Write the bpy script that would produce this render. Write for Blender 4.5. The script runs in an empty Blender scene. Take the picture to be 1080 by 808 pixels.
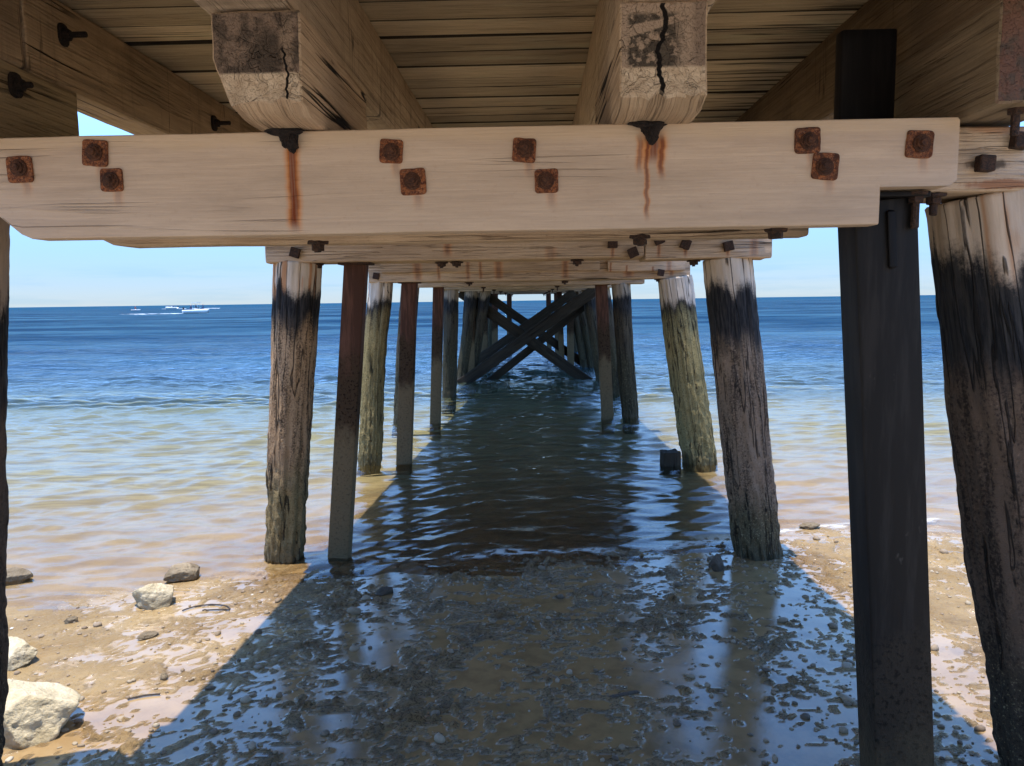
import bpy, math, random
import numpy as np
from mathutils import Vector, Matrix

SC = bpy.context.scene
COL = SC.collection
random.seed(7)
RNG = np.random.RandomState(11)

# ------------------------------------------------------------------ noise
def _h(ix, iy, iz, s):
    n = (ix.astype(np.int64) * 374761393 + iy.astype(np.int64) * 668265263 + iz.astype(np.int64) * 2147483647 + s * 974711) & 0xffffffff
    n = ((n ^ (n >> 13)) * 1274126177) & 0xffffffff
    n = ((n ^ (n >> 16)) * 2246822519) & 0xffffffff
    n = n ^ (n >> 15)
    return (n & 0xffffff) / float(0xffffff) * 2 - 1
def noise(x, y, z=0, s=0):
    x, y, z = np.broadcast_arrays(np.asarray(x, float), np.asarray(y, float), np.asarray(z, float))
    ix, iy, iz = np.floor(x), np.floor(y), np.floor(z)
    fx, fy, fz = x - ix, y - iy, z - iz
    ux, uy, uz = [f * f * f * (f * (f * 6 - 15) + 10) for f in (fx, fy, fz)]
    r = 0
    for a in (0, 1):
        wx = ux if a else 1 - ux
        for b in (0, 1):
            wy = uy if b else 1 - uy
            for c in (0, 1):
                wz = uz if c else 1 - uz
                r = r + wx * wy * wz * _h(ix + a, iy + b, iz + c, s)
    return r
def fbm(x, y, z=0, s=0, o=4, g=.5):
    a, t, r = 1., 0., 0.
    for k in range(o):
        r = r + a * noise(x * 2 ** k + 7.3 * k, y * 2 ** k - 3.1 * k, z * 2 ** k, s + k)
        t += a; a *= g
    return r / t
def sst(a, b, x):
    t = np.clip((x - a) / (b - a), 0, 1); return t * t * (3 - 2 * t)

# ------------------------------------------------------------------ node helper
class N:
    def __init__(s, name):
        s.m = bpy.data.materials.new(name); s.m.use_nodes = True
        s.t = s.m.node_tree; s.t.nodes.clear()
        s.out = s.t.nodes.new('ShaderNodeOutputMaterial')
    def n(s, typ, **kw):
        nd = s.t.nodes.new(typ)
        for k, v in kw.items():
            if k.startswith('i_'): s.put(nd, k[2:], v)
            else: setattr(nd, k, v)
        return nd
    def put(s, nd, key, v):
        key = int(key) if key.isdigit() else key
        inp = nd.inputs[key]
        if isinstance(v, bpy.types.NodeSocket): s.t.links.new(v, inp)
        else:
            if isinstance(v, tuple) and len(v) == 3 and inp.type == 'RGBA': v = v + (1,)
            inp.default_value = v
    def L(s, a, nd, key): s.put(nd, key, a)
    def math(s, op, a, b=0., clamp=False):
        nd = s.n('ShaderNodeMath', operation=op, use_clamp=clamp); s.put(nd, '0', a); s.put(nd, '1', b); return nd.outputs[0]
    def attr(s, name): return s.n('ShaderNodeAttribute', attribute_name=name)
    def obj(s): return s.n('ShaderNodeTexCoord').outputs['Object']
    def mapv(s, v, sc, loc=(0, 0, 0)):
        nd = s.n('ShaderNodeMapping'); s.put(nd, 'Vector', v); nd.inputs['Scale'].default_value = sc; nd.inputs['Location'].default_value = loc; return nd.outputs[0]
    def noise(s, v, scale=1., det=4., rough=.55, w=None, dist=0.):
        nd = s.n('ShaderNodeTexNoise'); 
        if w is not None: nd.noise_dimensions = '4D'; s.put(nd, 'W', w)
        s.put(nd, 'Vector', v); s.put(nd, 'Scale', scale); s.put(nd, 'Detail', det); s.put(nd, 'Roughness', rough); s.put(nd, 'Distortion', dist)
        return nd.outputs[0]
    def ramp(s, f, stops, interp='LINEAR'):
        nd = s.n('ShaderNodeValToRGB'); nd.color_ramp.interpolation = interp
        e = nd.color_ramp.elements
        while len(e) < len(stops): e.new(.5)
        for el, (p, c) in zip(e, stops):
            el.position = p; el.color = (c, c, c, 1) if isinstance(c, (int, float)) else tuple(c) + (1,)
        s.put(nd, 'Fac', f); return nd.outputs[0]
    def mix(s, f, a, b, blend='MIX'):
        nd = s.n('ShaderNodeMix', data_type='RGBA', blend_type=blend)
        s.put(nd, '0', f); s.put(nd, '6', a); s.put(nd, '7', b); return nd.outputs[2]
    def step(s, x, a, b):   # smoothstep a..b
        nd = s.n('ShaderNodeMapRange', interpolation_type='SMOOTHSTEP'); s.put(nd, 'Value', x)
        s.put(nd, 'From Min', a); s.put(nd, 'From Max', b); return nd.outputs[0]
    def sep(s, v):
        nd = s.n('ShaderNodeSeparateXYZ'); s.put(nd, 0 if False else '0', v); return nd.outputs
    def bump(s, h, dist, strength=1., nrm=None):
        nd = s.n('ShaderNodeBump'); s.put(nd, 'Height', h); s.put(nd, 'Distance', dist); s.put(nd, 'Strength', strength)
        if nrm is not None: s.put(nd, 'Normal', nrm)
        return nd.outputs[0]
    def bsdf(s, col, rough, nrm=None, spec=.5, metal=0., **kw):
        nd = s.n('ShaderNodeBsdfPrincipled'); s.put(nd, 'Base Color', col); s.put(nd, 'Roughness', rough)
        s.put(nd, 'Specular IOR Level', spec); s.put(nd, 'Metallic', metal)
        if nrm is not None: s.put(nd, 'Normal', nrm)
        s.t.links.new(nd.outputs[0], s.out.inputs[0]); return nd

def blob(m, xz, cx, cz, rx, rz, warp=None, soft=.35):
    """mask of an elliptical stain in the x-z plane (object space), edges broken by noise"""
    X, Z = xz
    a = m.math('DIVIDE', m.math('SUBTRACT', X, cx), rx)
    b = m.math('DIVIDE', m.math('SUBTRACT', Z, cz), rz)
    d = m.math('SQRT', m.math('ADD', m.math('MULTIPLY', a, a), m.math('MULTIPLY', b, b)))
    if warp is not None: d = m.math('ADD', d, warp)
    return m.step(d, 1 + soft, 1 - soft)

# ------------------------------------------------------------------ wood
def wood(name, c_lo, c_hi, c_dark, dark=.25, crack=1., bump=1., stains=(), extra=None, rough=.75, fine=1.):
    m = N(name)
    c_lo, c_hi, c_dark = [(c[0] * 1.02, c[1] * .97, c[2] * .91) for c in (c_lo, c_hi, c_dark)]
    gc = m.attr('gc').outputs['Vector']
    rnd = m.math('MULTIPLY', m.n('ShaderNodeObjectInfo').outputs['Random'], 37.)
    tone = m.attr('tone').outputs['Fac']
    w = m.math('ADD', rnd, m.math('MULTIPLY', tone, 91.))
    g1 = m.noise(m.mapv(gc, (1.0, 30, 30)), 1, 6, .62, w)
    g2 = m.noise(m.mapv(gc, (6, 160, 160)), 1, 4, .6, w)
    g3 = m.noise(m.mapv(gc, (1.2, 4, 4)), 1, 5, .6, m.math('ADD', w, 5.))
    g4 = m.noise(m.mapv(gc, (60, 60, 60)), 1, 3, .6, w)
    base = m.mix(m.ramp(g1, [(.3, 0), (.7, 1)]), c_lo, c_hi)
    base = m.mix(m.math('MULTIPLY', m.ramp(g2, [(.42, 1), (.6, 0)]), .35 * fine), base, tuple(x * .6 for x in c_lo))
    base = m.mix(m.math('MULTIPLY', m.ramp(g3, [(.5, 0), (.72, 1)]), dark), base, c_dark)
    base = m.mix(m.math('MULTIPLY', m.ramp(g4, [(.6, 0), (.75, 1)]), .25), base, c_dark)
    # long drying cracks that follow the grain
    ck = m.noise(m.mapv(gc, (.35, 12, 12)), 1, 3, .5, m.math('ADD', w, 11.), dist=.05)
    line = m.step(m.math('ABSOLUTE', m.math('SUBTRACT', ck, .5)), .011, .002)
    gate = m.ramp(m.noise(m.mapv(gc, (1.4, 3, 3)), 1, 2, .5, m.math('ADD', w, 3.)), [(.52, 0), (.6, 1)])
    crk = m.math('MULTIPLY', m.math('MULTIPLY', line, gate), crack)
    bl = m.noise(m.mapv(gc, (2.2, 9, 9)), 1, 5, .65, m.math('ADD', w, 17.))
    base = m.mix(m.math('MULTIPLY', m.step(bl, .48, .72), .45), base, tuple(x * .66 for x in c_lo))
    base = m.mix(m.math('MULTIPLY', m.step(bl, .46, .30), .40), base, tuple(min(.75, x * 1.22) for x in c_hi))
    sp = m.noise(m.mapv(gc, (140, 260, 260)), 1, 3, .7, w)
    base = m.mix(m.math('MULTIPLY', m.step(sp, .57, .68), .35 * fine), base, c_dark)
    hk = m.step(m.math('ABSOLUTE', m.math('SUBTRACT', m.noise(m.mapv(gc, (.9, 60, 60)), 1, 2, .5, m.math('ADD', w, 29.)), .5)), .014, .003)
    base = m.mix(m.math('MULTIPLY', m.math('MULTIPLY', hk, m.step(bl, .42, .58)), .30 * min(1, crack) * (0 if fine < .5 else 1)), base, (.05, .033, .022))
    # board to board tone
    tn = m.n('ShaderNodeMapRange'); m.put(tn, 'Value', tone); m.put(tn, 'To Min', .66); m.put(tn, 'To Max', 1.12)
    base = m.mix(1., base, tn.outputs[0], 'MULTIPLY')
    base = m.mix(m.math('MULTIPLY', crk, .85), base, (.02, .013, .008))
    o = m.sep(m.obj()); xz = (o[0], o[2])
    wp = m.math('MULTIPLY', m.math('SUBTRACT', m.noise(m.mapv(m.obj(), (60, 60, 22)), 1, 3, .6), .5), 1.1)
    for (cx, cz, rx, rz, col, amt) in stains:
        base = m.mix(m.math('MULTIPLY', blob(m, xz, cx, cz, rx, rz, wp), amt), base, col)
    if extra: base = extra(m, base, o, gc)
    h = m.math('ADD', m.math('MULTIPLY', g1, .5), m.math('ADD', m.math('MULTIPLY', g2, .5 * fine), m.math('MULTIPLY', m.math('MAXIMUM', crk, m.math('MULTIPLY', hk, .4 if fine > .5 else 0.)), -1.6)))
    m.bsdf(base, rough, m.bump(h, .010 * bump, .9), spec=.15)
    return m.m

RUST = (.24, .075, .022); RUSTD = (.09, .03, .014)
GREY_LO, GREY_HI, GREY_D = (.46, .34, .24), (.64, .50, .37), (.24, .155, .095)

def rust_run(m, base, o, gc, x0, z0, z1, w, amt=.9):
    X = m.math('ADD', m.math('SUBTRACT', o[0], x0), m.math('MULTIPLY', m.math('SUBTRACT', m.noise(m.mapv(m.obj(), (3, 3, 24)), 1, 4, .6), .5), .020))
    nz = m.noise(m.mapv(m.obj(), (220, 1, 8)), 1, 3, .6)
    f = m.step(m.math('ABSOLUTE', X), w * 1.15, w * .35)
    f = m.math('MULTIPLY', f, m.math('MULTIPLY', m.step(o[2], z1 - .015, z1 + .03), m.step(o[2], z0 + .012, z0)))
    f = m.math('MULTIPLY', f, m.math('ADD', .45, m.math('MULTIPLY', nz, .9)), clamp=True)
    c = m.mix(m.step(m.math('ADD', m.math('ABSOLUTE', X), m.math('MULTIPLY', nz, w * .6)), w * .45, w * 1.1), (.17, .036, .010), (.56, .21, .055))
    return m.mix(m.math('MULTIPLY', f, amt), base, c)

BOLTS = [(-1.308, 1.95), (-1.11, 1.987), (-1.072, 1.919), (-.354, 1.977), (-.301, 1.901), (-.02, 1.973), (.035, 1.897), (.68, 1.983), (.725, 1.92), (.953, 1.969)]
def front_extra(m, b, o, gc):
    b = rust_run(m, b, o, gc, -.607, 2.0, 1.785, .023, 1.)
    b = rust_run(m, b, o, gc, .300, 2.01, 1.935, .040)
    b = rust_run(m, b, o, gc, .322, 2.0, 1.90, .012)
    b = rust_run(m, b, o, gc, .268, 2.0, 1.915, .012, .7)
    b = rust_run(m, b, o, gc, .286, 2.0, 1.80, .009, .8)
    for (x, z) in BOLTS:
        b = rust_run(m, b, o, gc, x + .012, z - .025, z - .065, .016, .38)
    # a dirty tidemark along the upper edge
    e = m.math('ADD', o[2], m.math('MULTIPLY', m.math('SUBTRACT', m.noise(m.mapv(m.obj(), (5, 5, 5)), 1, 4, .6), .5), .05))
    b = m.mix(m.math('MULTIPLY', m.step(e, 1.985, 2.01), .5), b, (.56, .40, .25))
    return b
def b2_extra(m, b, o, gc):
    for (x, z) in [(.458, 1.921), (.575, 1.859), (.723, 1.938), (.876, 1.909), (1.121, 1.894)]:
        b = rust_run(m, b, o, gc, x, z, 1.835, .014, .7)
    b = rust_run(m, b, o, gc, -.5, 2.0, 1.86, .03, .6)
    b = rust_run(m, b, o, gc, 1.27, 2.1, 1.83, .03, .5)
    b = rust_run(m, b, o, gc, .1, 1.9, 1.83, .04, .35)
    return b
def b3_extra(m, b, o, gc):
    for x, w_ in ((-1.1, .05), (-.62, .025), (-.5, .02), (-.33, .05), (-.9, .02), (.9, .06), (.3, .04), (1.3, .03)):
        b = rust_run(m, b, o, gc, x, 2.0, 1.80, w_, .6)
    return b
M = {}
M['front'] = wood('planed_grey_hardwood', (.53, .41, .315), (.61, .475, .365), (.40, .28, .20), .4, .3, .7, extra=front_extra, fine=.49)
M['b1'] = wood('weathered_hardwood_headstock', GREY_LO, GREY_HI, GREY_D, .4, 1.2, 1.4, stains=[(1.16, 1.93, .05, .012, (.03, .02, .015), .8), (1.2, 1.88, .09, .012, RUST, .7), (1.2, 2.02, .08, .015, (.45, .2, .09), .5)])
M['b2'] = wood('weathered_hardwood_second_headstock', (.50, .37, .26), (.68, .53, .39), GREY_D, .35, 1., 1.2, extra=b2_extra)
M['b3'] = wood('weathered_hardwood_third_headstock', (.48, .36, .25), (.66, .51, .37), (.20, .115, .06), .5, 1., 1.2, extra=b3_extra)
M['head'] = wood('weathered_hardwood', (.46, .34, .235), (.62, .48, .35), (.18, .10, .055), .55, 1., 1.2)
def deck_extra(m, b, o, gc):
    w = m.attr('tone').outputs['Fac']
    s = m.noise(m.mapv(gc, (1.1, 30, 30)), 1, 4, .6, m.math('MULTIPLY', w, 50.))
    edge = m.step(o[0], .35, 1.15)
    th = m.math('SUBTRACT', .63, m.math('MULTIPLY', edge, .12))
    b = m.mix(m.math('MULTIPLY', m.step(s, th, m.math('ADD', th, .08)), .85), b, (.035, .024, .016))
    # gap shade and dirt painted dark onto the boards' side faces
    ny = m.math('ABSOLUTE', m.sep(m.n('ShaderNodeNewGeometry').outputs['Normal'])[1])
    b = m.mix(m.math('MULTIPLY', m.step(ny, .45, .75), .93), b, (.022, .015, .010))
    return b
def kerf_extra(m, b, o, gc):
    # cross-grain weather checks and runs down the sides of the stringers
    P = m.obj()
    ln = m.step(m.math('ABSOLUTE', m.math('SUBTRACT', m.noise(m.mapv(P, (1, 6.5, .5)), 1, 3, .55), .5)), .010, .002)
    gt = m.step(m.noise(m.mapv(P, (2, 3, 4)), 1, 2, .5), .46, .60)
    b = m.mix(m.math('MULTIPLY', m.math('MULTIPLY', ln, gt), .75), b, (.04, .026, .016))
    run = m.step(m.noise(m.mapv(P, (1, 14, 1.3)), 1, 4, .6), .52, .68)
    return m.mix(m.math('MULTIPLY', run, .38), b, (.15, .105, .07))
M['deck'] = wood('underside_deck_boards', (.58, .48, .35), (.74, .62, .46), (.32, .24, .16), .4, .8, 1.4, extra=deck_extra)
M['stringer'] = wood('sawn_stringer_timber', (.50, .39, .285), (.64, .51, .385), (.24, .165, .105), .5, 1.2, 1.1, extra=kerf_extra)
M['stringer_out'] = wood('stained_stringer_timber', (.37, .275, .185), (.50, .38, .265), (.17, .12, .075), .6, 1.2, 1.1, extra=kerf_extra)
M['stringer_dark'] = wood('blackened_stringer_timber', (.16, .115, .075), (.29, .215, .14), (.035, .025, .018), .9, 1.2, 1.2, extra=kerf_extra)

def endgrain(kind):
    def ex(m, b, o, gc):
        face = m.step(m.sep(m.n('ShaderNodeNewGeometry').outputs['Normal'])[1], -.6, -.85)
        n1 = m.noise(m.mapv(m.obj(), (26, 26, 26)), 1, 5, .65)
        n2 = m.noise(m.mapv(m.obj(), (70, 70, 70)), 1, 3, .6)
        b = m.mix(face, b, m.mix(m.step(n1, .35, .65), (.46, .335, .225), (.60, .46, .325)))
        lo = m.step(o[2], 2.118 if kind == 'L' else 2.112, 2.126 if kind == 'L' else 2.12)
        if kind == 'L':
            d1 = m.mix(m.step(n1, .42, .62), (.17, .115, .085), (.045, .03, .024))
            d1 = m.mix(m.math('MULTIPLY', blob(m, (o[0], o[2]), -.595, 2.165, .035, .05, m.math('SUBTRACT', n1, .5)), .8), d1, (.015, .01, .009))
            d1 = m.mix(m.math('MULTIPLY', blob(m, (o[0], o[2]), -.553, 2.19, .016, .06, m.math('SUBTRACT', n1, .5)), .45), d1, (.30, .21, .145))
            b2 = m.mix(m.math('MULTIPLY', lo, .93), b, d1)
        else:
            r1 = m.step(m.math('ABSOLUTE', m.math('SUBTRACT', m.math('ADD', m.math('MULTIPLY', o[0], -.28), o[2]), 2.128)), .006, .010)
            r2 = m.step(m.math('ABSOLUTE', m.math('SUBTRACT', m.math('ADD', m.math('MULTIPLY', o[0], -.16), o[2]), 2.166)), .004, .008)
            rr = m.math('MULTIPLY', r1, r2)
            xr = m.step(m.math('ADD', o[0], m.math('MULTIPLY', n1, .05)), .372, .34)
            xl = m.step(o[0], .212, .222)
            k = m.math('MULTIPLY', m.math('MULTIPLY', rr, m.math('MULTIPLY', xr, xl)), m.step(m.math('ADD', n1, m.math('MULTIPLY', n2, .25)), .50, .60))
            k = m.math('MULTIPLY', k, m.step(o[2], 2.236, 2.226))
            d1 = m.mix(k, (.30, .215, .155), (.02, .016, .014))
            edge = m.math('MULTIPLY', m.step(o[0], .35, .372), .6)
            d1 = m.mix(edge, d1, (.11, .07, .055))
            b2 = m.mix(m.math('MULTIPLY', lo, .9), b, d1)
        # radial checks in the end grain
        v = m.n('ShaderNodeTexVoronoi', feature='DISTANCE_TO_EDGE'); m.put(v, 'Vector', m.mapv(m.obj(), (34, 1, 13))); m.put(v, 'Scale', 1.)
        ck = m.math('MULTIPLY', m.step(v.outputs[0], .035, .01), m.step(n1, .48, .6))
        b2 = m.mix(m.math('MULTIPLY', ck, .75), b2, (.03, .02, .014))
        cx = -.555 if kind == 'L' else .295
        zz = m.math('ADD', m.math('MULTIPLY', m.math('SUBTRACT', m.noise(m.mapv(m.obj(), (1, 1, 14)), 1, 3, .6), .5), .07), cx)
        wd = .0022 if kind == 'L' else .0042
        cr = m.step(m.math('ABSOLUTE', m.math('SUBTRACT', o[0], zz)), wd * 1.6, wd)
        if kind == 'L': cr = m.math('MULTIPLY', cr, m.step(o[2], 2.19, 2.17))
        b2 = m.mix(cr, b2, (.006, .004, .003))
        return m.mix(face, b, b2)
    return ex
M['corbelL'] = wood('left_corbel_timber', (.48, .345, .235), (.64, .49, .355), (.32, .18, .095), .5, 1.3, 1.3, extra=endgrain('L'))
M['corbelR'] = wood('right_corbel_timber', (.48, .355, .24), (.62, .48, .345), (.28, .185, .115), .4, 1.2, 1.3, extra=endgrain('R'))
def red_end(m, b, o, gc):
    face = m.step(m.sep(m.n('ShaderNodeNewGeometry').outputs['Normal'])[1], -.6, -.85)
    return m.mix(m.math('MULTIPLY', face, .8), b, m.mix(m.step(m.noise(m.mapv(m.obj(), (30, 30, 30)), 1, 4, .6), .4, .6), (.12, .045, .028), (.06, .035, .025)))
M['corbelO'] = wood('outer_corbel_timber', (.24, .185, .125), (.34, .27, .185), (.12, .085, .055), .6, 1.2, 1.1, extra=red_end)
M['corbelG'] = wood('greenish_corbel_timber', (.29, .225, .14), (.41, .325, .21), (.13, .10, .06), .5, 1.2, 1.1)
M['corbel'] = wood('corbel_timber', (.44, .32, .21), (.58, .45, .31), (.22, .145, .085), .5, 1.2, 1.2)
M['brace'] = wood('dark_wet_brace_timber', (.030, .023, .016), (.070, .053, .035), (.014, .011, .008), .6, 1.2, 1.5)

def pile_mat(name, z_pale, z_black, z_brown, pale=(.60, .47, .35), brown=((.075, .05, .032), (.23, .16, .10)), algae=(.17, .135, .05), rustx=None, rx=.05, z_alg=.75):
    m = N(name)
    gc = m.attr('gc').outputs['Vector']; o = m.sep(m.obj())
    w = m.math('MULTIPLY', m.n('ShaderNodeObjectInfo').outputs['Random'], 37.)
    g1 = m.noise(m.mapv(gc, (2.2, 30, 30)), 1, 6, .65, w)
    g2 = m.noise(m.mapv(gc, (9, 110, 110)), 1, 4, .6, w)
    lump = m.noise(m.mapv(gc, (7, 9, 9)), 1, 5, .65, w)
    fine = m.noise(m.mapv(gc, (95, 105, 105)), 1, 4, .72, w)
    stre = m.noise(m.mapv(gc, (1.3, 26, 26)), 1, 4, .6, m.math('ADD', w, 3.))
    z = m.math('ADD', o[2], m.math('MULTIPLY', m.math('SUBTRACT', stre, .5), .20))
    z = m.math('ADD', z, m.math('MULTIPLY', m.math('SUBTRACT', lump, .5), .12))
    z = m.math('ADD', z, m.math('MULTIPLY', m.math('SUBTRACT', m.noise(m.mapv(gc, (1.2, 5, 5)), 1, 3, .6, m.math('ADD', w, 31.)), .5), .42))
    cp = m.mix(m.ramp(g1, [(.3, 0), (.7, 1)]), tuple(x * .62 for x in pale), pale)
    ck = m.noise(m.mapv(gc, (.8, 14, 14)), 1, 3, .5, m.math('ADD', w, 11.), dist=.2)
    crk = m.step(m.math('ABSOLUTE', m.math('SUBTRACT', ck, .5)), .016, .003)
    if rustx is not None:
        rs = m.step(m.noise(m.mapv(gc, (.5, 16, 16)), 1, 2, .5, m.math('ADD', w, 21.)), .50, .60)
        cp = m.mix(m.math('MULTIPLY', rs, .85), cp, (.40, .17, .06))
    cb = m.mix(m.ramp(g2, [(.4, 0), (.65, 1)]), (.010, .010, .011), (.045, .04, .036))
    cr = m.mix(m.step(m.math('ADD', m.math('MULTIPLY', g1, .6), m.math('MULTIPLY', fine, .55)), .46, .62), brown[0], brown[1])
    cr = m.mix(m.math('MULTIPLY', m.step(fine, .60, .68), .6), cr, tuple(min(.6, x * 1.9) for x in brown[1]))
    br = m.step(m.noise(m.mapv(gc, (110, 110, 110)), 1, 3, .6, w), .55, .66)
    ca = m.mix(br, algae, tuple(x * .28 for x in algae))
    ca = m.mix(m.math('MULTIPLY', m.step(fine, .56, .66), .6), ca, (.40, .33, .19)); ca = m.mix(m.math('MULTIPLY', m.step(fine, .44, .36), .7), ca, tuple(x * .22 for x in algae))
    c = m.mix(m.step(z, z_alg + .16, z_alg - .16), cr, ca)
    c = m.mix(m.step(z, z_brown - .09, z_brown + .09), c, cb)
    c = m.mix(m.step(m.math('ADD', z, m.math('MULTIPLY', m.math('SUBTRACT', fine, .5), .10)), z_black - .05, z_black + .05), c, cp)
    c = m.mix(m.math('MULTIPLY', crk, .8), c, (.012, .009, .007))
    wet = m.step(o[2], .16, .04)
    c = m.mix(m.math('MULTIPLY', wet, .45), c, (.06, .045, .022))
    h = m.math('ADD', m.math('MULTIPLY', g1, .5), m.math('ADD', m.math('MULTIPLY', lump, .5), m.math('MULTIPLY', crk, -1.3)))
    low = m.step(o[2], 1.4, .9)
    h = m.math('ADD', h, m.math('MULTIPLY', m.math('MULTIPLY', fine, 1.1), low))
    rg = m.mix(wet, (.85, .85, .85), (.3, .3, .3))
    m.bsdf(c, rg, m.bump(h, .012, .9), spec=.2)
    return m.m

def steel_mat(name, top, mid, low, z_mid, z_low, rough=.7, paint=False):
    m = N(name); o = m.sep(m.obj()); P = m.obj()
    n1 = m.noise(m.mapv(P, (9, 9, 5)), 1, 5, .65); n2 = m.noise(P, 60, 4, .7); n3 = m.noise(m.mapv(P, (30, 30, 3)), 1, 4, .6)
    z = m.math('ADD', o[2], m.math('MULTIPLY', m.math('SUBTRACT', n1, .5), .55))
    ct = m.mix(m.step(n3, .45, .65), top, tuple(x * 1.9 for x in top))
    cm = m.mix(m.step(n2, .5, .62), mid, tuple(x * .3 for x in mid))
    cl = m.mix(m.step(n2, .52, .66), low, tuple(x * .55 for x in low))
    c = m.mix(m.step(z, z_low + .1, z_low - .1), m.mix(m.step(z, z_mid + .12, z_mid - .12), ct, cm), cl)
    if paint:
        sc = m.math('MULTIPLY', m.step(m.noise(m.mapv(P, (14, 14, 6)), 1, 4, .7), .66, .72), .35)
        c = m.mix(sc, c, (.12, .10, .08))
    rgh = m.math('ADD', rough, m.math('MULTIPLY', m.step(z, z_mid + .1, z_mid - .1), .3), clamp=True)
    m.bsdf(c, rgh if not paint else .5, m.bump(m.math('ADD', m.math('MULTIPLY', n2, m.step(z, z_mid + .15, z_mid - .15)), m.math('MULTIPLY', n1, .6 if not paint else .1)), .008 if not paint else .004, .8), spec=.12)
    return m.m
M['steel1'] = steel_mat('black_painted_steel', (.011, .009, .0075), (.026, .019, .013), (.050, .036, .021), .62, .36, .38, True)
M['steelr'] = steel_mat('rusted_steel', (.060, .026, .015), (.055, .033, .018), (.14, .098, .052), 1.25, .8)
M['blacksteel'] = steel_mat('black_bearer_steel', (.007, .006, .006), (.007, .006, .006), (.007, .006, .006), -5, -6, .42, True)

def rust_mat(name, c1, c2, c3, rough=.85, nut=False):
    m = N(name); gc = m.obj()
    n1 = m.noise(gc, 130, 5, .7); n2 = m.noise(gc, 45, 3, .6); n3 = m.noise(gc, 420, 2, .6)
    c = m.mix(m.step(n1, .42, .6), c1, c2); c = m.mix(m.math('MULTIPLY', m.step(n3, .56, .68), .7), c, c3)
    c = m.mix(m.math('MULTIPLY', m.step(n2, .55, .68), .55), c, tuple(x * .4 for x in c1))
    rv = m.n('ShaderNodeObjectInfo').outputs['Random']
    if nut: c = m.mix(m.math('MULTIPLY', m.math('MULTIPLY', rv, m.step(n2, .40, .58)), .8), c, (.05, .020, .012))
    if nut: c = m.mix(m.math('MULTIPLY', m.step(m.attr('tone').outputs['Fac'], .4, .1), .72), c, (.035, .017, .011))
    m.bsdf(c, rough, m.bump(m.math('ADD', n1, m.math('MULTIPLY', n3, .4)), .004, 1.), spec=.3)
    return m.m
M['rust'] = rust_mat('rusted_plate', (.10, .030, .014), (.30, .10, .035), (.42, .22, .12), nut=True)
M['rustd'] = rust_mat('dark_rusted_iron', (.022, .014, .011), (.06, .030, .018), (.13, .055, .025))
M['rustp'] = rust_mat('corroded_black_iron', (.008, .006, .005), (.020, .013, .010), (.07, .03, .015))

# ------------------------------------------------------------------ mesh building
def link(name, me, parent=None, mat=None, label=None, kind=None, cat=None, group=None, smooth=True, sharp=None):
    o = bpy.data.objects.new(name, me); COL.objects.link(o)
    if parent is not None: o.parent = parent
    if mat is not None: me.materials.append(mat)
    if smooth: me.polygons.foreach_set('use_smooth', [True] * len(me.polygons))
    if sharp: me.set_sharp_from_angle(angle=math.radians(sharp))
    if label: o['label'] = label
    if kind: o['kind'] = kind
    if cat: o['category'] = cat
    if group: o['group'] = group
    return o
def mesh(name, V, Fq, gc=None, tone=None):
    me = bpy.data.meshes.new(name)
    me.from_pydata([tuple(v) for v in V], [], Fq)
    if gc is not None:
        a = me.attributes.new('gc', 'FLOAT_VECTOR', 'POINT'); a.data.foreach_set('vector', np.asarray(gc, float).ravel())
    if tone is not None:
        a = me.attributes.new('tone', 'FLOAT', 'POINT'); a.data.foreach_set('value', np.asarray(tone, float).ravel())
    me.validate(); me.update()
    return me
def merge(parts):
    V, Fq, G, T = [], [], [], []
    k = 0
    for v, f, g, t in parts:
        V.append(v); G.append(g); T.append(np.full(len(v), t)); Fq += [tuple(i + k for i in q) for q in f]; k += len(v)
    return np.vstack(V), Fq, np.vstack(G), np.hstack(T)
def frame(A, B, up):
    A, B = np.array(A, float), np.array(B, float); L = np.linalg.norm(B - A); t = (B - A) / L
    u = np.cross(t, up); u /= np.linalg.norm(u); v = np.cross(u, t)
    return A, B, L, t, u, v
def sweep(A, B, prof, stations, up=(0, 0, 1), off=None, fn=None, capinset=.006, tone=.5, round_uv=None):
    """sweep a closed profile (M,2) from A to B; off(s, prof)->profile per station; capped ends"""
    A, B, L, t, u, v = frame(A, B, up)
    rows, gcs = [], []
    st = list(stations)
    for s in st:
        p = prof if off is None else off(s * L, prof)
        rows.append(A + t * s * L + p[:, :1] * u + p[:, 1:2] * v)
        gcs.append(np.column_stack([np.full(len(p), s * L), p[:, 0], p[:, 1]]))
    Mn = len(prof)
    def ring(s, k, dz):
        p = (prof if off is None else off(s * L, prof)); c = p.mean(0); p = c + (p - c) * k
        rows_ = A + t * (s * L + dz) + p[:, :1] * u + p[:, 1:2] * v
        return rows_, np.column_stack([np.full(len(p), s * L), p[:, 0], p[:, 1]])
    size = np.abs(prof).max()
    k1 = 1 - capinset / max(size, 1e-4)
    pre = [ring(st[0], .02, 0), ring(st[0], .5, 0), ring(st[0], k1, 0)]
    post = [ring(st[-1], k1, 0), ring(st[-1], .5, 0), ring(st[-1], .02, 0)]
    # first and last side stations pulled in for a worn arris
    rows[0] = rows[0] + t * capinset; rows[-1] = rows[-1] - t * capinset
    R = [a for a, _ in pre] + rows + [a for a, _ in post]
    G = [g for _, g in pre] + gcs + [g for _, g in post]
    V = np.vstack(R); G = np.vstack(G); F = []
    for i in range(len(R) - 1):
        for j in range(Mn):
            a, b = i * Mn + j, i * Mn + (j + 1) % Mn
            F.append((a, b, b + Mn, a + Mn))
    F.append(tuple(range(Mn))[::-1]); k = (len(R) - 1) * Mn; F.append(tuple(range(k, k + Mn)))
    if fn is not None: V = fn(V)
    return V, F, G, tone
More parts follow.
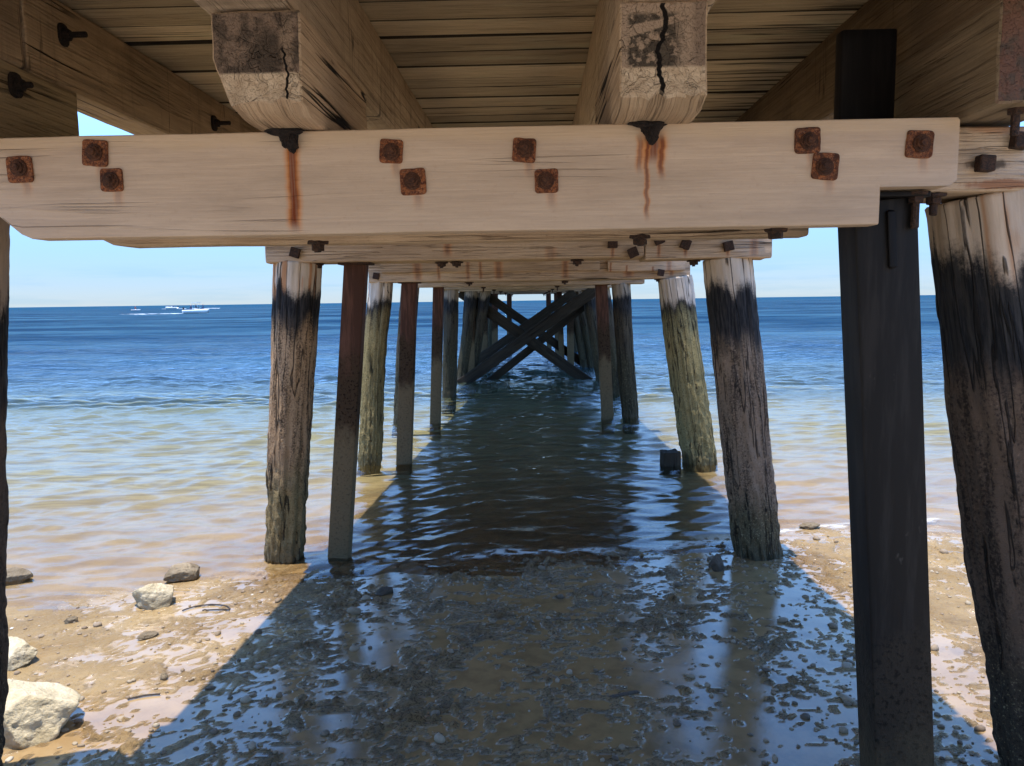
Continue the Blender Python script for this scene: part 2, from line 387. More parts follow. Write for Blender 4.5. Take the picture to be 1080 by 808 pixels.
def rrect(w, h, r=.006, sub=3):
    pts = []
    cs = [(w / 2 - r, h / 2 - r, 0), (-w / 2 + r, h / 2 - r, 90), (-w / 2 + r, -h / 2 + r, 180), (w / 2 - r, -h / 2 + r, 270)]
    for i, (cx, cy, a0) in enumerate(cs):
        arc = [(cx + r * math.cos(math.radians(a0 + k * 30)), cy + r * math.sin(math.radians(a0 + k * 30))) for k in range(4)]
        pts += arc
        n = cs[(i + 1) % 4]; q = (n[0] + r * math.cos(math.radians(a0 + 90)), n[1] + r * math.sin(math.radians(a0 + 90)))
        for k in range(1, sub + 1):
            f = k / (sub + 1); pts.append((arc[-1][0] * (1 - f) + q[0] * f, arc[-1][1] * (1 - f) + q[1] * f))
    return np.array(pts)
def beam(A, B, w, h, r=.008, step=.05, amp=.0025, seed=0, up=(0, 0, 1), fn=None, tone=.5, sub=3, inset=.005, extra_st=()):
    L = np.linalg.norm(np.array(B, float) - np.array(A, float)); n = max(2, int(L / step))
    st = sorted(set([i / n for i in range(n + 1)] + list(extra_st)))
    p0 = rrect(w, h, r, sub)
    def off(s, p):
        d = fbm(p[:, 0] * 9 + seed * 3.7, p[:, 1] * 9, s * 2.5, seed, 3)
        e = fbm(p[:, 0] * 40, p[:, 1] * 40 + seed, s * 9, seed + 9, 2)
        l = np.linalg.norm(p, axis=1)[:, None]
        sway = np.array([[float(noise(s * .6, seed * 1.3, 0, 3)), float(noise(s * .6, seed * 2.1, 5, 4))]]) * amp * 1.2
        return p + p / l * (d * amp + e * amp * .45)[:, None] + sway
    return sweep(A, B, p0, st, up, off, fn, inset, tone)
def mk(name, data, parent, mat, **kw):
    V, F, G, T = data if isinstance(data[3], np.ndarray) else merge([data])
    kw.setdefault('sharp', None if name in ('timber_pile', 'rock', 'pebbles', 'hull') else 27)
    return link(name, mesh(name, V, F, G, T), parent, mat, **kw)

def pile_data(A, B, r0, r1, seed, seg=44, step=.022, groove=.006, knob=.012, square=0., zknob=True):
    """round timber pile from top A down to B, with grooves, knots and eaten-away base"""
    A_, B_, L, t, u, v = frame(A, B, (0, 1, 0))
    n = int(L / step); th = np.linspace(0, 2 * math.pi, seg, endpoint=False)
    c = np.column_stack([np.cos(th), np.sin(th)])
    def off(s, p):
        f = s / L; r = r0 * (1 - f) + r1 * f
        cx, sx = np.cos(th), np.sin(th)
        g = noise(cx * 9 + seed, sx * 9, s * 1.1, seed)
        g2 = np.clip(np.abs(noise(cx * 5, sx * 5 + seed, s * .8, seed + 2)) * 5, 0, 1)
        k = fbm(cx * 1.6 + seed, sx * 1.6, s * 2.6, seed + 5, 4)
        kk = fbm(cx * 7, sx * 7 + seed, s * 16, seed + 8, 3)
        wl = f ** 1.2
        d = g * groove * (.5 + wl) - (1 - g2) * groove * 1.6 + k * knob * (.5 + 1.3 * wl) + kk * (.005 + .013 * np.clip((f - .35) / .4, 0, 1)) * (1 if zknob else .4)
        sq = 1 + square * (1 / np.maximum(np.abs(cx), np.abs(sx)) - 1) * .6
        sway = np.array([[float(noise(s * 1.2, seed * 1.3, 0, 3)), float(noise(s * 1.2, seed * 2.1, 5, 4))]]) * knob * 1.3
        rr = (r * sq + d)[:, None]
        return c * rr + sway
    return sweep(A, B, c * r0, [i / n for i in range(n + 1)], (0, 1, 0), off, None, .006)
def box_tube(A, B, w, d, r=.012):
    return sweep(A, B, rrect(w, d, r, 1), [i / 12 for i in range(13)], (0, 1, 0), None, None, .002)
def cyl(A, B, r, seg=16, step=None, up=(0, 0, 1), inset=.0015, phase=0.):
    th = np.linspace(0, 2 * math.pi, seg, endpoint=False) + phase
    return sweep(A, B, np.column_stack([np.cos(th), np.sin(th)]) * r, [0, .5, 1], up, None, None, inset)
def rot_y(V, c, a):
    V = V - c; ca, sa = math.cos(a), math.sin(a)
    return np.column_stack([V[:, 0] * ca + V[:, 2] * sa, V[:, 1], -V[:, 0] * sa + V[:, 2] * ca]) + c
def plate_bolt(x, yf, z, s=.063, t=.007, a=0., seed=0):
    """square washer plate flat on a beam face at y=yf, hex nut and bolt end towards -y"""
    p = rrect(s, s, .008, 4)
    def off(q, pp): return pp * (1 + .03 * fbm(pp[:, 0] * 60 + seed, pp[:, 1] * 60, seed, seed, 2))[:, None]
    P = [sweep((x, yf + .001, z), (x, yf - t, z), p, [0, .5, 1], (0, 0, 1), off, None, .0018)]
    ox, oz = .003 * math.sin(seed * 3), .003 * math.cos(seed * 5)
    P.append(cyl((x + ox, yf - t + .001, z + oz), (x + ox, yf - t - .005, z + oz), .022, 14))
    P.append(cyl((x + ox, yf - t - .002, z + oz), (x + ox, yf - t - .013, z + oz), .0165, 6, phase=seed))
    P.append(cyl((x + ox, yf - t - .011, z + oz), (x + ox, yf - t - .020, z + oz), .009, 12))
    V, F, G, T = merge(P); T = np.where(np.arange(len(T)) < len(P[0][0]), T, .0)
    return rot_y(V, np.array([x, yf, z]), a), F, G, T
def square_bolt(x, yf, z, s=.035, t=.022, a=0., seed=0):
    V, F, G, T = merge([sweep((x, yf + .001, z), (x, yf - t, z), rrect(s, s, .004, 2), [0, .5, 1], (0, 0, 1), None, None, .003),
                        cyl((x, yf + .001, z), (x, yf - .004, z), s * .5, 14)])
    V = V + (fbm(V[:, 0] * 60, V[:, 1] * 60, V[:, 2] * 60, seed, 2) * .0012)[:, None]
    return rot_y(V, np.array([x, yf, z]), a), F, G, T
def hang_bolt(x, y, z, rod=.05, rw=.030, seed=0):
    """washer, nut and bolt end hanging under a timber"""
    V, F, G, T = merge([cyl((x, y, z + .001), (x, y, z - .008), rw, 12, up=(0, 1, 0)), cyl((x, y, z - .006), (x, y, z - .026), rw * .66, 6, up=(0, 1, 0)), cyl((x, y, z - .02), (x, y, z - rod), .010, 10, up=(0, 1, 0))])
    V = V + (fbm(V[:, 0] * 50, V[:, 1] * 50, V[:, 2] * 50, seed, 2) * .004)[:, None]
    return V, F, G, T
def ico(sub):
    import bmesh
    bm = bmesh.new(); bmesh.ops.create_icosphere(bm, subdivisions=sub, radius=1.)
    bm.verts.index_update()
    V = np.array([v.co[:] for v in bm.verts]); F = [tuple(v.index for v in f.verts) for f in bm.faces]; bm.free(); return V, F
def rock_data(size, seed, sub=5, cuts=14, rough=.07, depth=(.62, .9)):
    V, F = ico(sub); V = V.copy(); r = np.random.RandomState(seed)
    for _ in range(cuts):
        n = r.normal(size=3); n /= np.linalg.norm(n); d = r.uniform(*depth)
        k = V @ n - d; k = np.where(k > 0, k * .93, 0); V = V - k[:, None] * n
    n1 = fbm(V[:, 0] * 2.2 + seed, V[:, 1] * 2.2, V[:, 2] * 2.2, seed, 5, .55)
    n2 = fbm(V[:, 0] * 9 + seed, V[:, 1] * 9, V[:, 2] * 9, seed + 3, 3)
    V = V * (1 + rough * n1 * 1.6 + rough * .35 * n2)[:, None]
    V = V * np.array(size) / 2
    return V, F, V.copy(), .5

# ------------------------------------------------------------------ terrain
SX = np.array([-60, -6, -4, -2.8, -2.2, -1.635, -.68, .8, 1.76, 2.86, 6, 60]); SY = np.array([3.0, 3.2, 3.45, 3.75, 4.06, 4.38, 4.56, 4.75, 5.2, 5.3, 5.5, 6.0])
def shore(x): return np.interp(x, SX, SY)
def base_h(x, y):
    d = y - (shore(x) + .10 * noise(x * 1.3, y * 0 + .5, 0, 77) + .04 * noise(x * 4.1, .2, 0, 78))
    land = np.where(d < 0, .030 * np.minimum(-d, 10) + .06 * np.maximum(-d - 10, 0), 0)
    land = np.minimum(land, 1.6 + np.maximum(-d - 30, 0) * .01)
    sea = np.where(d > 0, -.034 * np.minimum(d, 11) - .10 * np.clip(d - 11, 0, 25) - .01 * np.clip(d - 36, 0, 100), 0)
    return land + sea
def ground(x, y):
    b = base_h(x, y)
    xw = x + .05 * noise(x * 7, y * 7, 0, 25); yw = y + .05 * noise(x * 7, y * 7, 5, 26)
    n1 = fbm(x * 4, y * 4, 0, 21, 4, .55)
    rd = lambda f, sd: 1 - np.abs(noise(xw * f, yw * f * 1.25, 0, sd)) * 3.2
    n2 = .40 * rd(9, 31) + .34 * rd(19, 32) + .30 * rd(37, 33)
    n3 = noise(xw * 48, yw * 44, 0, 41)
    n4 = noise(x * 29 + 5, y * 29, 0, 43)
    patch = sst(-.25, .30, fbm(x * 1.4 + 3, y * 1.4, 0, 51, 3))
    inside = sst(2.3, 1.0, np.abs(x - .1) + .5 * noise(x * .9, y * .9, 0, 55))
    mid = sst(1.0, .3, np.abs(x))
    dens = np.clip(.30 + .28 * patch + inside * (.34 + .20 * patch), 0, 1)
    lump = .0070 * n1 + .0095 * n2 + .0055 * n3 - .0012
    spikes = .018 * sst(.42, .8, n4) * sst(-.2, .4, noise(x * 6, y * 6, 0, 44))
    land = b + dens * (lump + spikes) + .003 * n1
    side = sst(.45, .8, np.abs(x - .1)) * sst(2.0, 1.5, np.abs(x - .1))
    film = b + .0016 * side + .0035 * noise(x * 1.7, y * 1.7, 0, 61) + .0016 + .0008 * noise(x * 9, y * 9, 0, 62) - (1 - inside) * .0046 - .0030 * mid
    tex = .0022 * n3 + .002 * noise(x * 90, y * 80, 0, 44)
    near = sst(.35, -.2, y - shore(x))
    z = np.where(land > film, land, film)
    wet = sst(.0015, -.0012, land - film)
    z = z + (1 - wet) * tex * .3
    # under water: gentle sand ripples
    rp = .006 * noise(x * 1.5 + .4 * y, y * 5, 0, 71) + .003 * noise(x * 5, y * 12, 0, 72)
    z = z * near + (b + rp) * (1 - near)
    return z, wet * near, b
def grid_axis(fine0, fine1, step, lo, hi, grow):
    a = list(np.arange(fine0, fine1, step)); s = step; x = a[-1]
    while x < hi: s *= grow; x += s; a.append(x)
    s = step; x = fine0; b = []
    while x > lo: s *= grow; x -= s; b.append(x)
    return np.array(b[::-1] + a)
def grid_mesh(name, X, Y, Z, attrs):
    ny, nx = X.shape
    V = np.column_stack([X.ravel(), Y.ravel(), Z.ravel()])
    i = np.arange((ny - 1) * nx).reshape(ny - 1, nx)[:, :-1].ravel()
    Q = np.column_stack([i, i + 1, i + nx + 1, i + nx]).astype(np.int32)
    me = bpy.data.meshes.new(name)
    me.vertices.add(len(V)); me.vertices.foreach_set('co', V.ravel().astype(np.float32))
    me.loops.add(Q.size); me.loops.foreach_set('vertex_index', Q.ravel())
    me.polygons.add(len(Q)); me.polygons.foreach_set('loop_start', np.arange(0, Q.size, 4, dtype=np.int32))
    me.update(calc_edges=True)
    for k, a in attrs.items():
        at = me.attributes.new(k, 'FLOAT', 'POINT'); at.data.foreach_set('value', a.ravel().astype(np.float32))
    me.validate()
    return me
gx = grid_axis(-2.9, 2.6, .0105, -80, 80, 1.06)
gy = grid_axis(2.15, 5.2, .0100, -60, 700, 1.05)
GX, GY = np.meshgrid(gx, gy)
GZ, GW, GB = ground(GX, GY)
m = N('wet_sand')
P = m.obj(); o = m.sep(P); wet = m.attr('wet').outputs['Fac']
n1 = m.noise(P, 2.2, 6, .6); n2 = m.noise(P, 60, 5, .7); n3 = m.noise(P, 9, 5, .65); n5 = m.noise(P, 240, 3, .7); n6 = m.noise(m.mapv(P, (85, 110, 85)), 1, 4, .7, dist=.6)
c = m.mix(m.step(n1, .35, .65), (.32, .205, .088), (.43, .29, .135))
c = m.mix(m.math('MULTIPLY', m.step(n3, .52, .68), .45), c, (.215, .145, .078))
c = m.mix(m.math('MULTIPLY', m.step(n2, .56, .70), .5), c, (.16, .11, .065))
c = m.mix(m.math('MULTIPLY', m.step(n5, .62, .72), .35), c, (.55, .47, .36))
mud = m.step(m.math('ADD', m.math('ABSOLUTE', m.math('SUBTRACT', o[0], .1)), m.math('MULTIPLY', m.math('SUBTRACT', m.noise(P, 1.1, 4, .6), .5), 1.6)), 2.1, .9)  # mud tone, with the shade under the deck partly painted into its colour
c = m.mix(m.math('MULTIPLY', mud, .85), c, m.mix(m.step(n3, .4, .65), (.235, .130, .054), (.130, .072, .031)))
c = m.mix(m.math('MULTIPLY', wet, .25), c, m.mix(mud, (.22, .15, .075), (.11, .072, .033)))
# sea bed: sand, then weed beds
wn = m.noise(m.mapv(P, (.05, .16, 0)), 1, 5, .6)
wn2 = m.noise(m.mapv(P, (.35, .6, 0)), 1, 5, .65)
sg = m.step(m.math('ADD', m.math('ADD', o[1], m.math('MULTIPLY', m.math('SUBTRACT', wn2, .5), 5.)), m.math('MULTIPLY', m.math('SUBTRACT', wn, .5), 10.)), 12.4, 16.4)
rpl_and_caustic = m.noise(m.mapv(P, (1.6, 5.5, 0)), 1, 6, .65, dist=.8)  # sand ripples, with caustic-like golden streaks painted into the bed colour
c = m.mix(m.step(o[2], -.01, -.16), c, m.mix(m.step(rpl_and_caustic, .38, .60), (.24, .20, .10), (.42, .355, .18)))
c = m.mix(m.math('MULTIPLY', sg, .92), c, (.02, .035, .03))
rg = m.math('ADD', m.math('MULTIPLY', m.math('SUBTRACT', 1., wet), m.math('SUBTRACT', .34, m.math('MULTIPLY', mud, .17))), .025)
h = m.math('MULTIPLY', m.math('ADD', m.math('ADD', m.math('MULTIPLY', n2, .9), m.math('MULTIPLY', n6, m.math('ADD', .3, m.math('MULTIPLY', mud, .9)))), m.math('MULTIPLY', n5, .4)), m.math('SUBTRACT', 1., m.math('MULTIPLY', wet, .985)))
dry_bounce = m.math('MAXIMUM', m.step(o[1], 2.0, .9), m.step(m.math('ABSOLUTE', o[0]), 6.5, 9.))  # unseen beach made paler and dry to bounce light under the deck
dry_bounce = m.math('MULTIPLY', dry_bounce, m.step(o[2], .03, .08))
c = m.mix(dry_bounce, c, (.62, .48, .31)); rg = m.math('ADD', rg, m.math('MULTIPLY', dry_bounce, .6)); c = m.mix(m.math('MULTIPLY', mud, m.math('MULTIPLY', m.math('SUBTRACT', 1., wet), m.step(n6, .50, .40))), c, (.075, .044, .019))
m.bsdf(c, rg, m.bump(h, .016, .9), spec=m.math('ADD', m.math('ADD', .06, m.math('MULTIPLY', mud, .04)), m.math('MULTIPLY', wet, .42)))
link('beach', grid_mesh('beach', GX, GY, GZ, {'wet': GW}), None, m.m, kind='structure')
print('beach', GX.shape)

# ------------------------------------------------------------------ sea
rows = [3.0]
while rows[-1] < 9000:
    y = rows[-1]; rows.append(y + y * (.0042 if y < 24 else min(.03, .0042 * (1 + (y - 24) * .02))))
rows = np.array(rows)
us = grid_axis(-.78, .74, .0042, -40, 40, 1.10)
UY, UU = np.meshgrid(rows, us, indexing='ij')
WX = UU * UY; WY = UY.copy()
def waves(x, y):
    r = np.random.RandomState(5)
    xs = x + .25 * noise(x * .5, y * .5, 0, 81); yw = y + .30 * noise(x * .45, y * .6, 0, 82)
    H = np.zeros_like(x); dist = np.hypot(x, y)
    cell = dist * .0045
    for k in range(26):
        lam = .13 * (1.0 + .16) ** k * r.uniform(.92, 1.08)
        ang = r.normal(0, .42) + .10
        ph = r.uniform(0, 6.28); kx, ky = math.sin(ang) * 2 * math.pi / lam, math.cos(ang) * 2 * math.pi / lam
        amp = .0115 * lam ** .72 * (2.3 if lam < .45 else 1.1 if lam < .9 else .45)
        env = .35 + .65 * (noise(x / (lam * 3.2) + k * 3, y / (lam * 2.4), 0, 90 + k) * .5 + .5) ** 1.2 * 1.7
        fade = np.clip((lam / np.maximum(cell * 4, .001)) - .6, 0, 1)
        s = np.sin(kx * xs + ky * yw + ph)
        H += amp * env * fade * (s - .22 * np.cos(2 * (kx * xs + ky * yw + ph)))
    return H
dsh = WY - shore(WX)
wamp = .24 + .30 * sst(.2, 3.5, dsh) + .46 * sst(3., 11., dsh)
WZ = waves(WX, WY) * wamp
# low swash fronts parallel to the shore
for k, (d0, a) in enumerate([(.35, .006), (.8, .007), (1.35, .007), (2.0, .007)]):
    dd = dsh - d0 - .16 * noise(WX * .9 + k * 7, WY * .1, 0, 101 + k)
    WZ += a * np.exp(-(np.maximum(dd, 0) / .16) ** 2) * np.exp(-(np.minimum(dd, 0) / .05) ** 2) * sst(-.5, .3, noise(WX * .8 + k, 0 * WY + k, 0, 111 + k) + .3)
GB2 = base_h(WX, WY)
dep = np.maximum(-GB2, 0) + 0 * WZ
dist = np.hypot(WX, WY)
edge = np.abs(dsh - .02 - .10 * noise(WX * 1.3, WY * 0 + .5, 0, 77))
foam = sst(.075, .02, edge) * sst(-.35, .2, fbm(WX * 3, WY * 3, 0, 121, 3)) * sst(-.1, .25, noise(WX * .9, WY * .3, 0, 122) + .3) * sst(-.2, .1, fbm(WX * 22, WY * 30, 0, 123, 3))
m = N('sea_water')
P = m.obj(); o = m.sep(P)
D = m.attr('dep').outputs['Fac']; DS = m.attr('dist').outputs['Fac']; FO = m.attr('foam').outputs['Fac']
b1 = m.noise(m.mapv(P, (7, 17, 0)), 1, 5, .62, dist=.6)
b2 = m.noise(m.mapv(P, (1.1, 3.2, 0)), 1, 5, .6, dist=.3)
b3 = m.noise(m.mapv(P, (.14, .34, 0)), 1, 7, .68)
b4 = m.noise(m.mapv(P, (.035, .07, 0)), 1, 7, .7)
b1 = m.math('ADD', b1, m.math('MULTIPLY', m.noise(m.mapv(P, (26, 44, 0)), 1, 3, .5), .12))
nr = m.bump(b1, .020, m.math('MULTIPLY', m.step(DS, 50, 12), m.math('ADD', .12, m.math('MULTIPLY', m.step(DS, 6., 16.), .70))))
nr = m.bump(b2, .15, m.step(DS, 8, 28), nr)
nr = m.bump(b3, 1.9, m.step(DS, 22, 70), nr)
nr = m.bump(b4, 5., m.step(DS, 70, 200), nr)
far = m.step(DS, 14, 140)
pat = m.noise(m.mapv(P, (.022, .085, 0)), 1, 9, .72)
deep = m.mix(m.step(pat, .40, .62), (.006, .026, .056), (.030, .080, .120))
deep = m.mix(m.step(DS, 150, 900), deep, (.006, .046, .086))
deep = m.mix(m.step(D, .75, .25), deep, m.mix(m.step(D, .35, .12), (.080, .100, .060), (.095, .080, .036)))
k = m.math('SUBTRACT', 1., m.math('POWER', 2.718, m.math('MULTIPLY', D, -1.15)))
k = m.math('MULTIPLY', k, 1.0, clamp=True)
tint = m.mix(m.step(D, .04, .70), (.99, .99, .95), (.66, .86, .78))
tr = m.n('ShaderNodeBsdfTransparent'); m.put(tr, 'Color', tint)
df = m.n('ShaderNodeBsdfDiffuse'); m.put(df, 'Color', deep); 
body = m.n('ShaderNodeMixShader'); m.put(body, '0', k); m.put(body, '1', tr.outputs[0]); m.put(body, '2', df.outputs[0])
gl = m.n('ShaderNodeBsdfGlossy'); m.put(gl, 'Color', (1, 1, 1)); m.put(gl, 'Normal', nr)
m.put(gl, 'Roughness', m.math('ADD', .015, m.math('MULTIPLY', far, .10)))
fr = m.n('ShaderNodeFresnel'); m.put(fr, 'IOR', 1.333); m.put(fr, 'Normal', nr)
cap = m.math('SUBTRACT', .90, m.math('MULTIPLY', m.step(DS, 8, 50), .72))
fac = m.math('MULTIPLY', fr.outputs[0], cap)
sf = m.n('ShaderNodeMixShader'); m.put(sf, '0', fac); m.put(sf, '1', body.outputs[0]); m.put(sf, '2', gl.outputs[0])
fd = m.n('ShaderNodeBsdfDiffuse'); m.put(fd, 'Color', (.62, .58, .50))
s2 = m.n('ShaderNodeMixShader'); m.put(s2, '0', m.math('MULTIPLY', FO, .6)); m.put(s2, '1', sf.outputs[0]); m.put(s2, '2', fd.outputs[0])
m.t.links.new(s2.outputs[0], m.out.inputs[0])
link('sea', grid_mesh('sea', WX, WY, WZ, {'dep': dep, 'dist': dist, 'foam': foam}), None, m.m, kind='structure')
print('sea', WX.shape)

# ------------------------------------------------------------------ the jetty
J = bpy.data.objects.new('jetty', None); COL.objects.link(J)
J['label'] = 'old timber jetty seen from beneath, running out over the water on leaning piles'; J['category'] = 'jetty'
BY = [2.10, 4.60, 7.38, 10.02, 12.65, 15.32, 18.0, 20.7, 23.4]      # bents
# decking
P_ = []; y = -2.3; i = 0
while y < 23.9:
    w_ = random.uniform(.135, .185)
    V = beam((-1.63 + random.uniform(-.012, .004), y + w_ / 2, 2.60 + random.uniform(-.004, .004)), (1.24 + random.uniform(-.004, .012), y + w_ / 2, 2.60 + random.uniform(-.004, .004)), w_ - random.choice((.006, .010, .015)), .075, .005, .30 if y > 6 or y < 1 else .08, .0022, i, sub=1, tone=random.random())
    P_.append(V); y += w_; i += 1
P_.append(beam((-1.60, 10.8, 2.648), (1.21, 10.8, 2.648), 26.0, .02, .003, 3., .0, 9, sub=1))  # added unseen sheet above the boards, blocks sun through the gaps
mk('decking', merge(P_), J, M['deck'])
# stringers on four lines
LINES = [(-1.555, .15, 'stringer_out', 2.425), (-.645, .20, 'stringer', 2.41), (.320, .20, 'stringer', 2.41), (1.165, .13, 'stringer_dark', 2.415)]
for li, (x, w_, mt, zc) in enumerate(LINES):
    ends = [-2.3, 2.268, 7.38, 12.65, 18.0, 23.7] if li in (0, 2) else [-2.3, 4.6, 10.02, 15.32, 20.7, 23.7]
    for k in range(len(ends) - 1):
        h_ = 2.558 - (zc * 2 - 2.558)
        mk('stringer', beam((x, ends[k] + .005, zc), (x, ends[k + 1] - .005, zc), w_, h_, .012, .06 if k < 2 else .3, .0035, li * 9 + k, tone=random.uniform(.3, .8), sub=4), J, M[mt])
# corbels
for bi, by in enumerate(BY):
    zb = 2.034 if bi < 1 else 2.034
    for li, (x, w_, mt, zc) in enumerate(LINES):
        ztop = (zc * 2 - 2.558) - .002
        hh = ztop - zb; c_y0, c_y1 = by - .36, by + .36
        xx, ww, mat, lab = x, w_, M['corbel'], None
        if li == 0: mat = M['corbelG']; ww = .148; xx = x + .001
        if bi == 0:
            if li == 0: c_y0, c_y1 = 1.66, 2.52
            if li == 1: xx, ww, mat, c_y0, lab = -.626, .205, M['corbelL'], 1.775, 'square timber corbel end blackened above and pale below'
            if li == 2: xx, ww, mat, c_y0, lab = .296, .195, M['corbelR'], 1.775, 'square timber corbel end with black marks and a long crack'
            if li == 3: xx, ww, mat, c_y0, lab = 1.172, .19, M['corbelO'], 1.845, 'dark timber corbel with a reddish end face'
        def fn(V, li=li, bi=bi, c0=c_y0, zb=zb, xx=xx, ww=ww):
            if bi == 0 and li in (1, 2):
                # worn lower front arris, lower left corner split away
                f = np.clip((c0 + .07 - V[:, 1]) / .07, 0, 1); lowm = np.clip((zb + .03 - V[:, 2]) / .03, 0, 1)
                V[:, 2] += f * lowm * (.022 + .016 * noise(V[:, 0] * 42, V[:, 1] * 30, 0, li))
                if li == 1:
                    lf = np.clip((xx - ww / 2 + .07 - V[:, 0]) / .07, 0, 1) * np.clip((zb + .12 - V[:, 2]) / .12, 0, 1)
                    V[:, 0] += lf * .045
            return V
        nb = mk('corbel', beam((xx, c_y0, (zb + ztop) / 2), (xx, c_y1, (zb + ztop) / 2), ww, hh, .006, .03 if bi == 0 else .12, .004 if bi == 0 else .003, 100 + bi * 4 + li, fn=fn, tone=random.uniform(.35, .7), sub=8 if bi == 0 else 3), J, mat, label=lab)
        if bi == 0 and li in (1, 2):
            # the corroded drift bolt and the rotted hole around it
            V, F, G, T = rock_data((.058, .05, .085) if li == 1 else (.07, .06, .09), 5 + li, 4, 9, .28)
            cx, cy, cz = (-.612, 1.955, 2.035) if li == 1 else (.300, 1.953, 2.035)
            A = (V + np.array([cx, cy, cz]), F, G, T)
            V2, F2, G2, T2 = rock_data((.10, .05, .030) if li == 1 else (.095, .05, .03), 15 + li, 4, 9, .28)
            Bp = (V2 + np.array([cx - .01, cy - .012, cz - .006]), F2, G2, T2)
            V3, F3, G3, T3 = rock_data((.030, .036, .046), 25 + li, 4, 8, .22)
            Cp = (V3 + np.array([cx + (.012 if li == 1 else -.004), cy - .02, cz - .035]), F3, G3, T3)
            mk('drift_bolt', merge([A, Bp, Cp]), nb, M['rustp'], label='black corroded bolt remains with rust running down')
# headstock 1
xst = lambda L0, x: (x - L0)
def fn1(V):
    x, z = V[:, 0], V[:, 2]
    zmin = np.where(x > .862, 1.868, 1.70)
    zmin = np.maximum(zmin, 1.775 + np.clip((-1.305 - x) * .85, 0, .16))
    zmin = zmin + np.clip((x - 1.035) * .9, 0, .05)
    zmax = 2.033 + 0 * x
    V[:, 2] = np.minimum(np.maximum(z, zmin), zmax)
    return V
L0, L1 = -1.47, 1.050; LL = L1 - L0
H1 = mk('headstock', beam((-1.46, 2.170, 1.948), (1.50, 2.150, 1.948), .25, .165, .012, .03, .006, 301, tone=.62, sub=6), J, M['b1'], label='cracked silvery original headstock, bolted behind the planed front beam')
HF = mk('headstock_beam', beam((L0, 1.985, 1.904), (L1, 1.985, 1.904), .07, .258, .006, .025, .0022, 302, fn=fn1, tone=.55, sub=9, extra_st=[(.8615 - L0) / LL, (.8625 - L0) / LL, (1.03 - L0) / LL]), J, M['front'], label='pale planed headstock beam nearest the viewer, notched at right with rusty square bolt plates')
for k, (x, z) in enumerate(BOLTS):
    mk('bolt_plate', plate_bolt(x, 1.951, z, random.uniform(.057, .066), seed=k, a=random.uniform(-.09, .09)), HF, M['rust'])
def fn1b(V):
    zmin = 1.775 + np.clip((-1.25 - V[:, 0]) * .5, 0, .1); V[:, 2] = np.maximum(V[:, 2], zmin); return V
mk('headstock_beam', beam((-1.345, 2.325, 1.904), (.80, 2.30, 1.904), .08, .258, .009, .04, .0025, 303, fn=fn1b, tone=.7, sub=5), J, M['head'], label='rear beam of the nearest headstock, seen as a strip under the front beam')
mk('square_bolt', square_bolt(1.151, 2.026, 1.93, .040, .03, .05, 1), H1, M['rustd'])
mk('square_bolt', square_bolt(1.235, 2.026, 1.985, .040, .03, .1, 2), H1, M['rustd'])
for k, (x, y_, z, rod) in enumerate([(1.155, 1.905, 2.052, .075), (.985, 2.02, 1.862, .09), (1.05, 2.06, 1.862, .055), (-.62, 2.20, 1.777, .03), (.30, 2.17, 1.777, .03), (.63, 2.02, 1.777, .018)]):
    mk('hanging_bolt', hang_bolt(x, y_, z, rod, seed=k), H1, M['rustd'])
# perforated nail plate on the outer right corbel
P_ = [beam((1.285, 1.836, 2.16), (1.20, 1.836, 2.16), .007, .135, .002, .05, .0, 5, sub=1)]
for a in range(7):
    for b in range(10): P_.append(cyl((1.208 + a * .0115, 1.838, 2.10 + b * .0130), (1.208 + a * .0115, 1.829, 2.10 + b * .0130), .0036, 6))
mk('nail_plate', merge(P_), J, M['rustd'], label='dark perforated nail plate on the reddish corbel end')
# iron bolts in the outer left stringer
for k, (y_, z, rod) in enumerate([(2.456, 2.452, .05), (2.209, 2.232, .022), (3.594, 2.438, .05)]):
    d = merge([sweep((-1.482, y_, z), (-1.470, y_, z), rrect(.05, .07, .02, 2), [0, .5, 1], (0, 0, 1), None, None, .002), cyl((-1.472, y_, z), (-1.452, y_, z), .018, 6), cyl((-1.455, y_, z), (-1.47 + rod + .02, y_, z), .009, 10)])
    mk('bolt', d, J, M['rustp'])
# black steel bearer stub behind the nearest headstock
mk('steel_stub', box_tube((.970, 2.32, 2.02), (.970, 2.32, 2.358), .160, .05, .010), J, M['blacksteel'], label='black steel box end standing behind the nearest headstock')

def headstock(by, x0, x1, z0, z1, mat, seed, n=1, label=None, yo=0):
    return mk('headstock', beam((x0, by + yo, (z0 + z1) / 2), (x1, by + yo, (z0 + z1) / 2), .27, z1 - z0, .012, .05 if by < 8 else .2, .006, seed, tone=random.uniform(.4, .7), sub=6), J, mat, label=label)
# bent 2
h2 = headstock(4.60, -1.575, .642, 1.835, 2.03, M['b2'], 310)
h2b = headstock(4.60, .646, 1.375, 1.825, 2.028, M['b2'], 311, label='pale end piece of the second headstock with dark square bolts and rust runs')
for k, (x, z, t_) in enumerate([(.458, 1.921, h2), (.575, 1.866, h2), (.723, 1.938, h2b), (.876, 1.909, h2b), (1.121, 1.894, h2b), (-1.391, 1.895, h2)]):
    mk('square_bolt', square_bolt(x, 4.463, z, .055, .03, random.uniform(-.4, .4), k), t_, M['rustd'])
for k, (x, z) in enumerate([(-.55, 1.835), (.26, 1.835), (-1.3, 1.835), (.95, 1.822), (-.46, 1.835)]):
    mk('hanging_bolt', hang_bolt(x, 4.58, z, .035, .04, seed=10 + k), h2, M['rustd'])
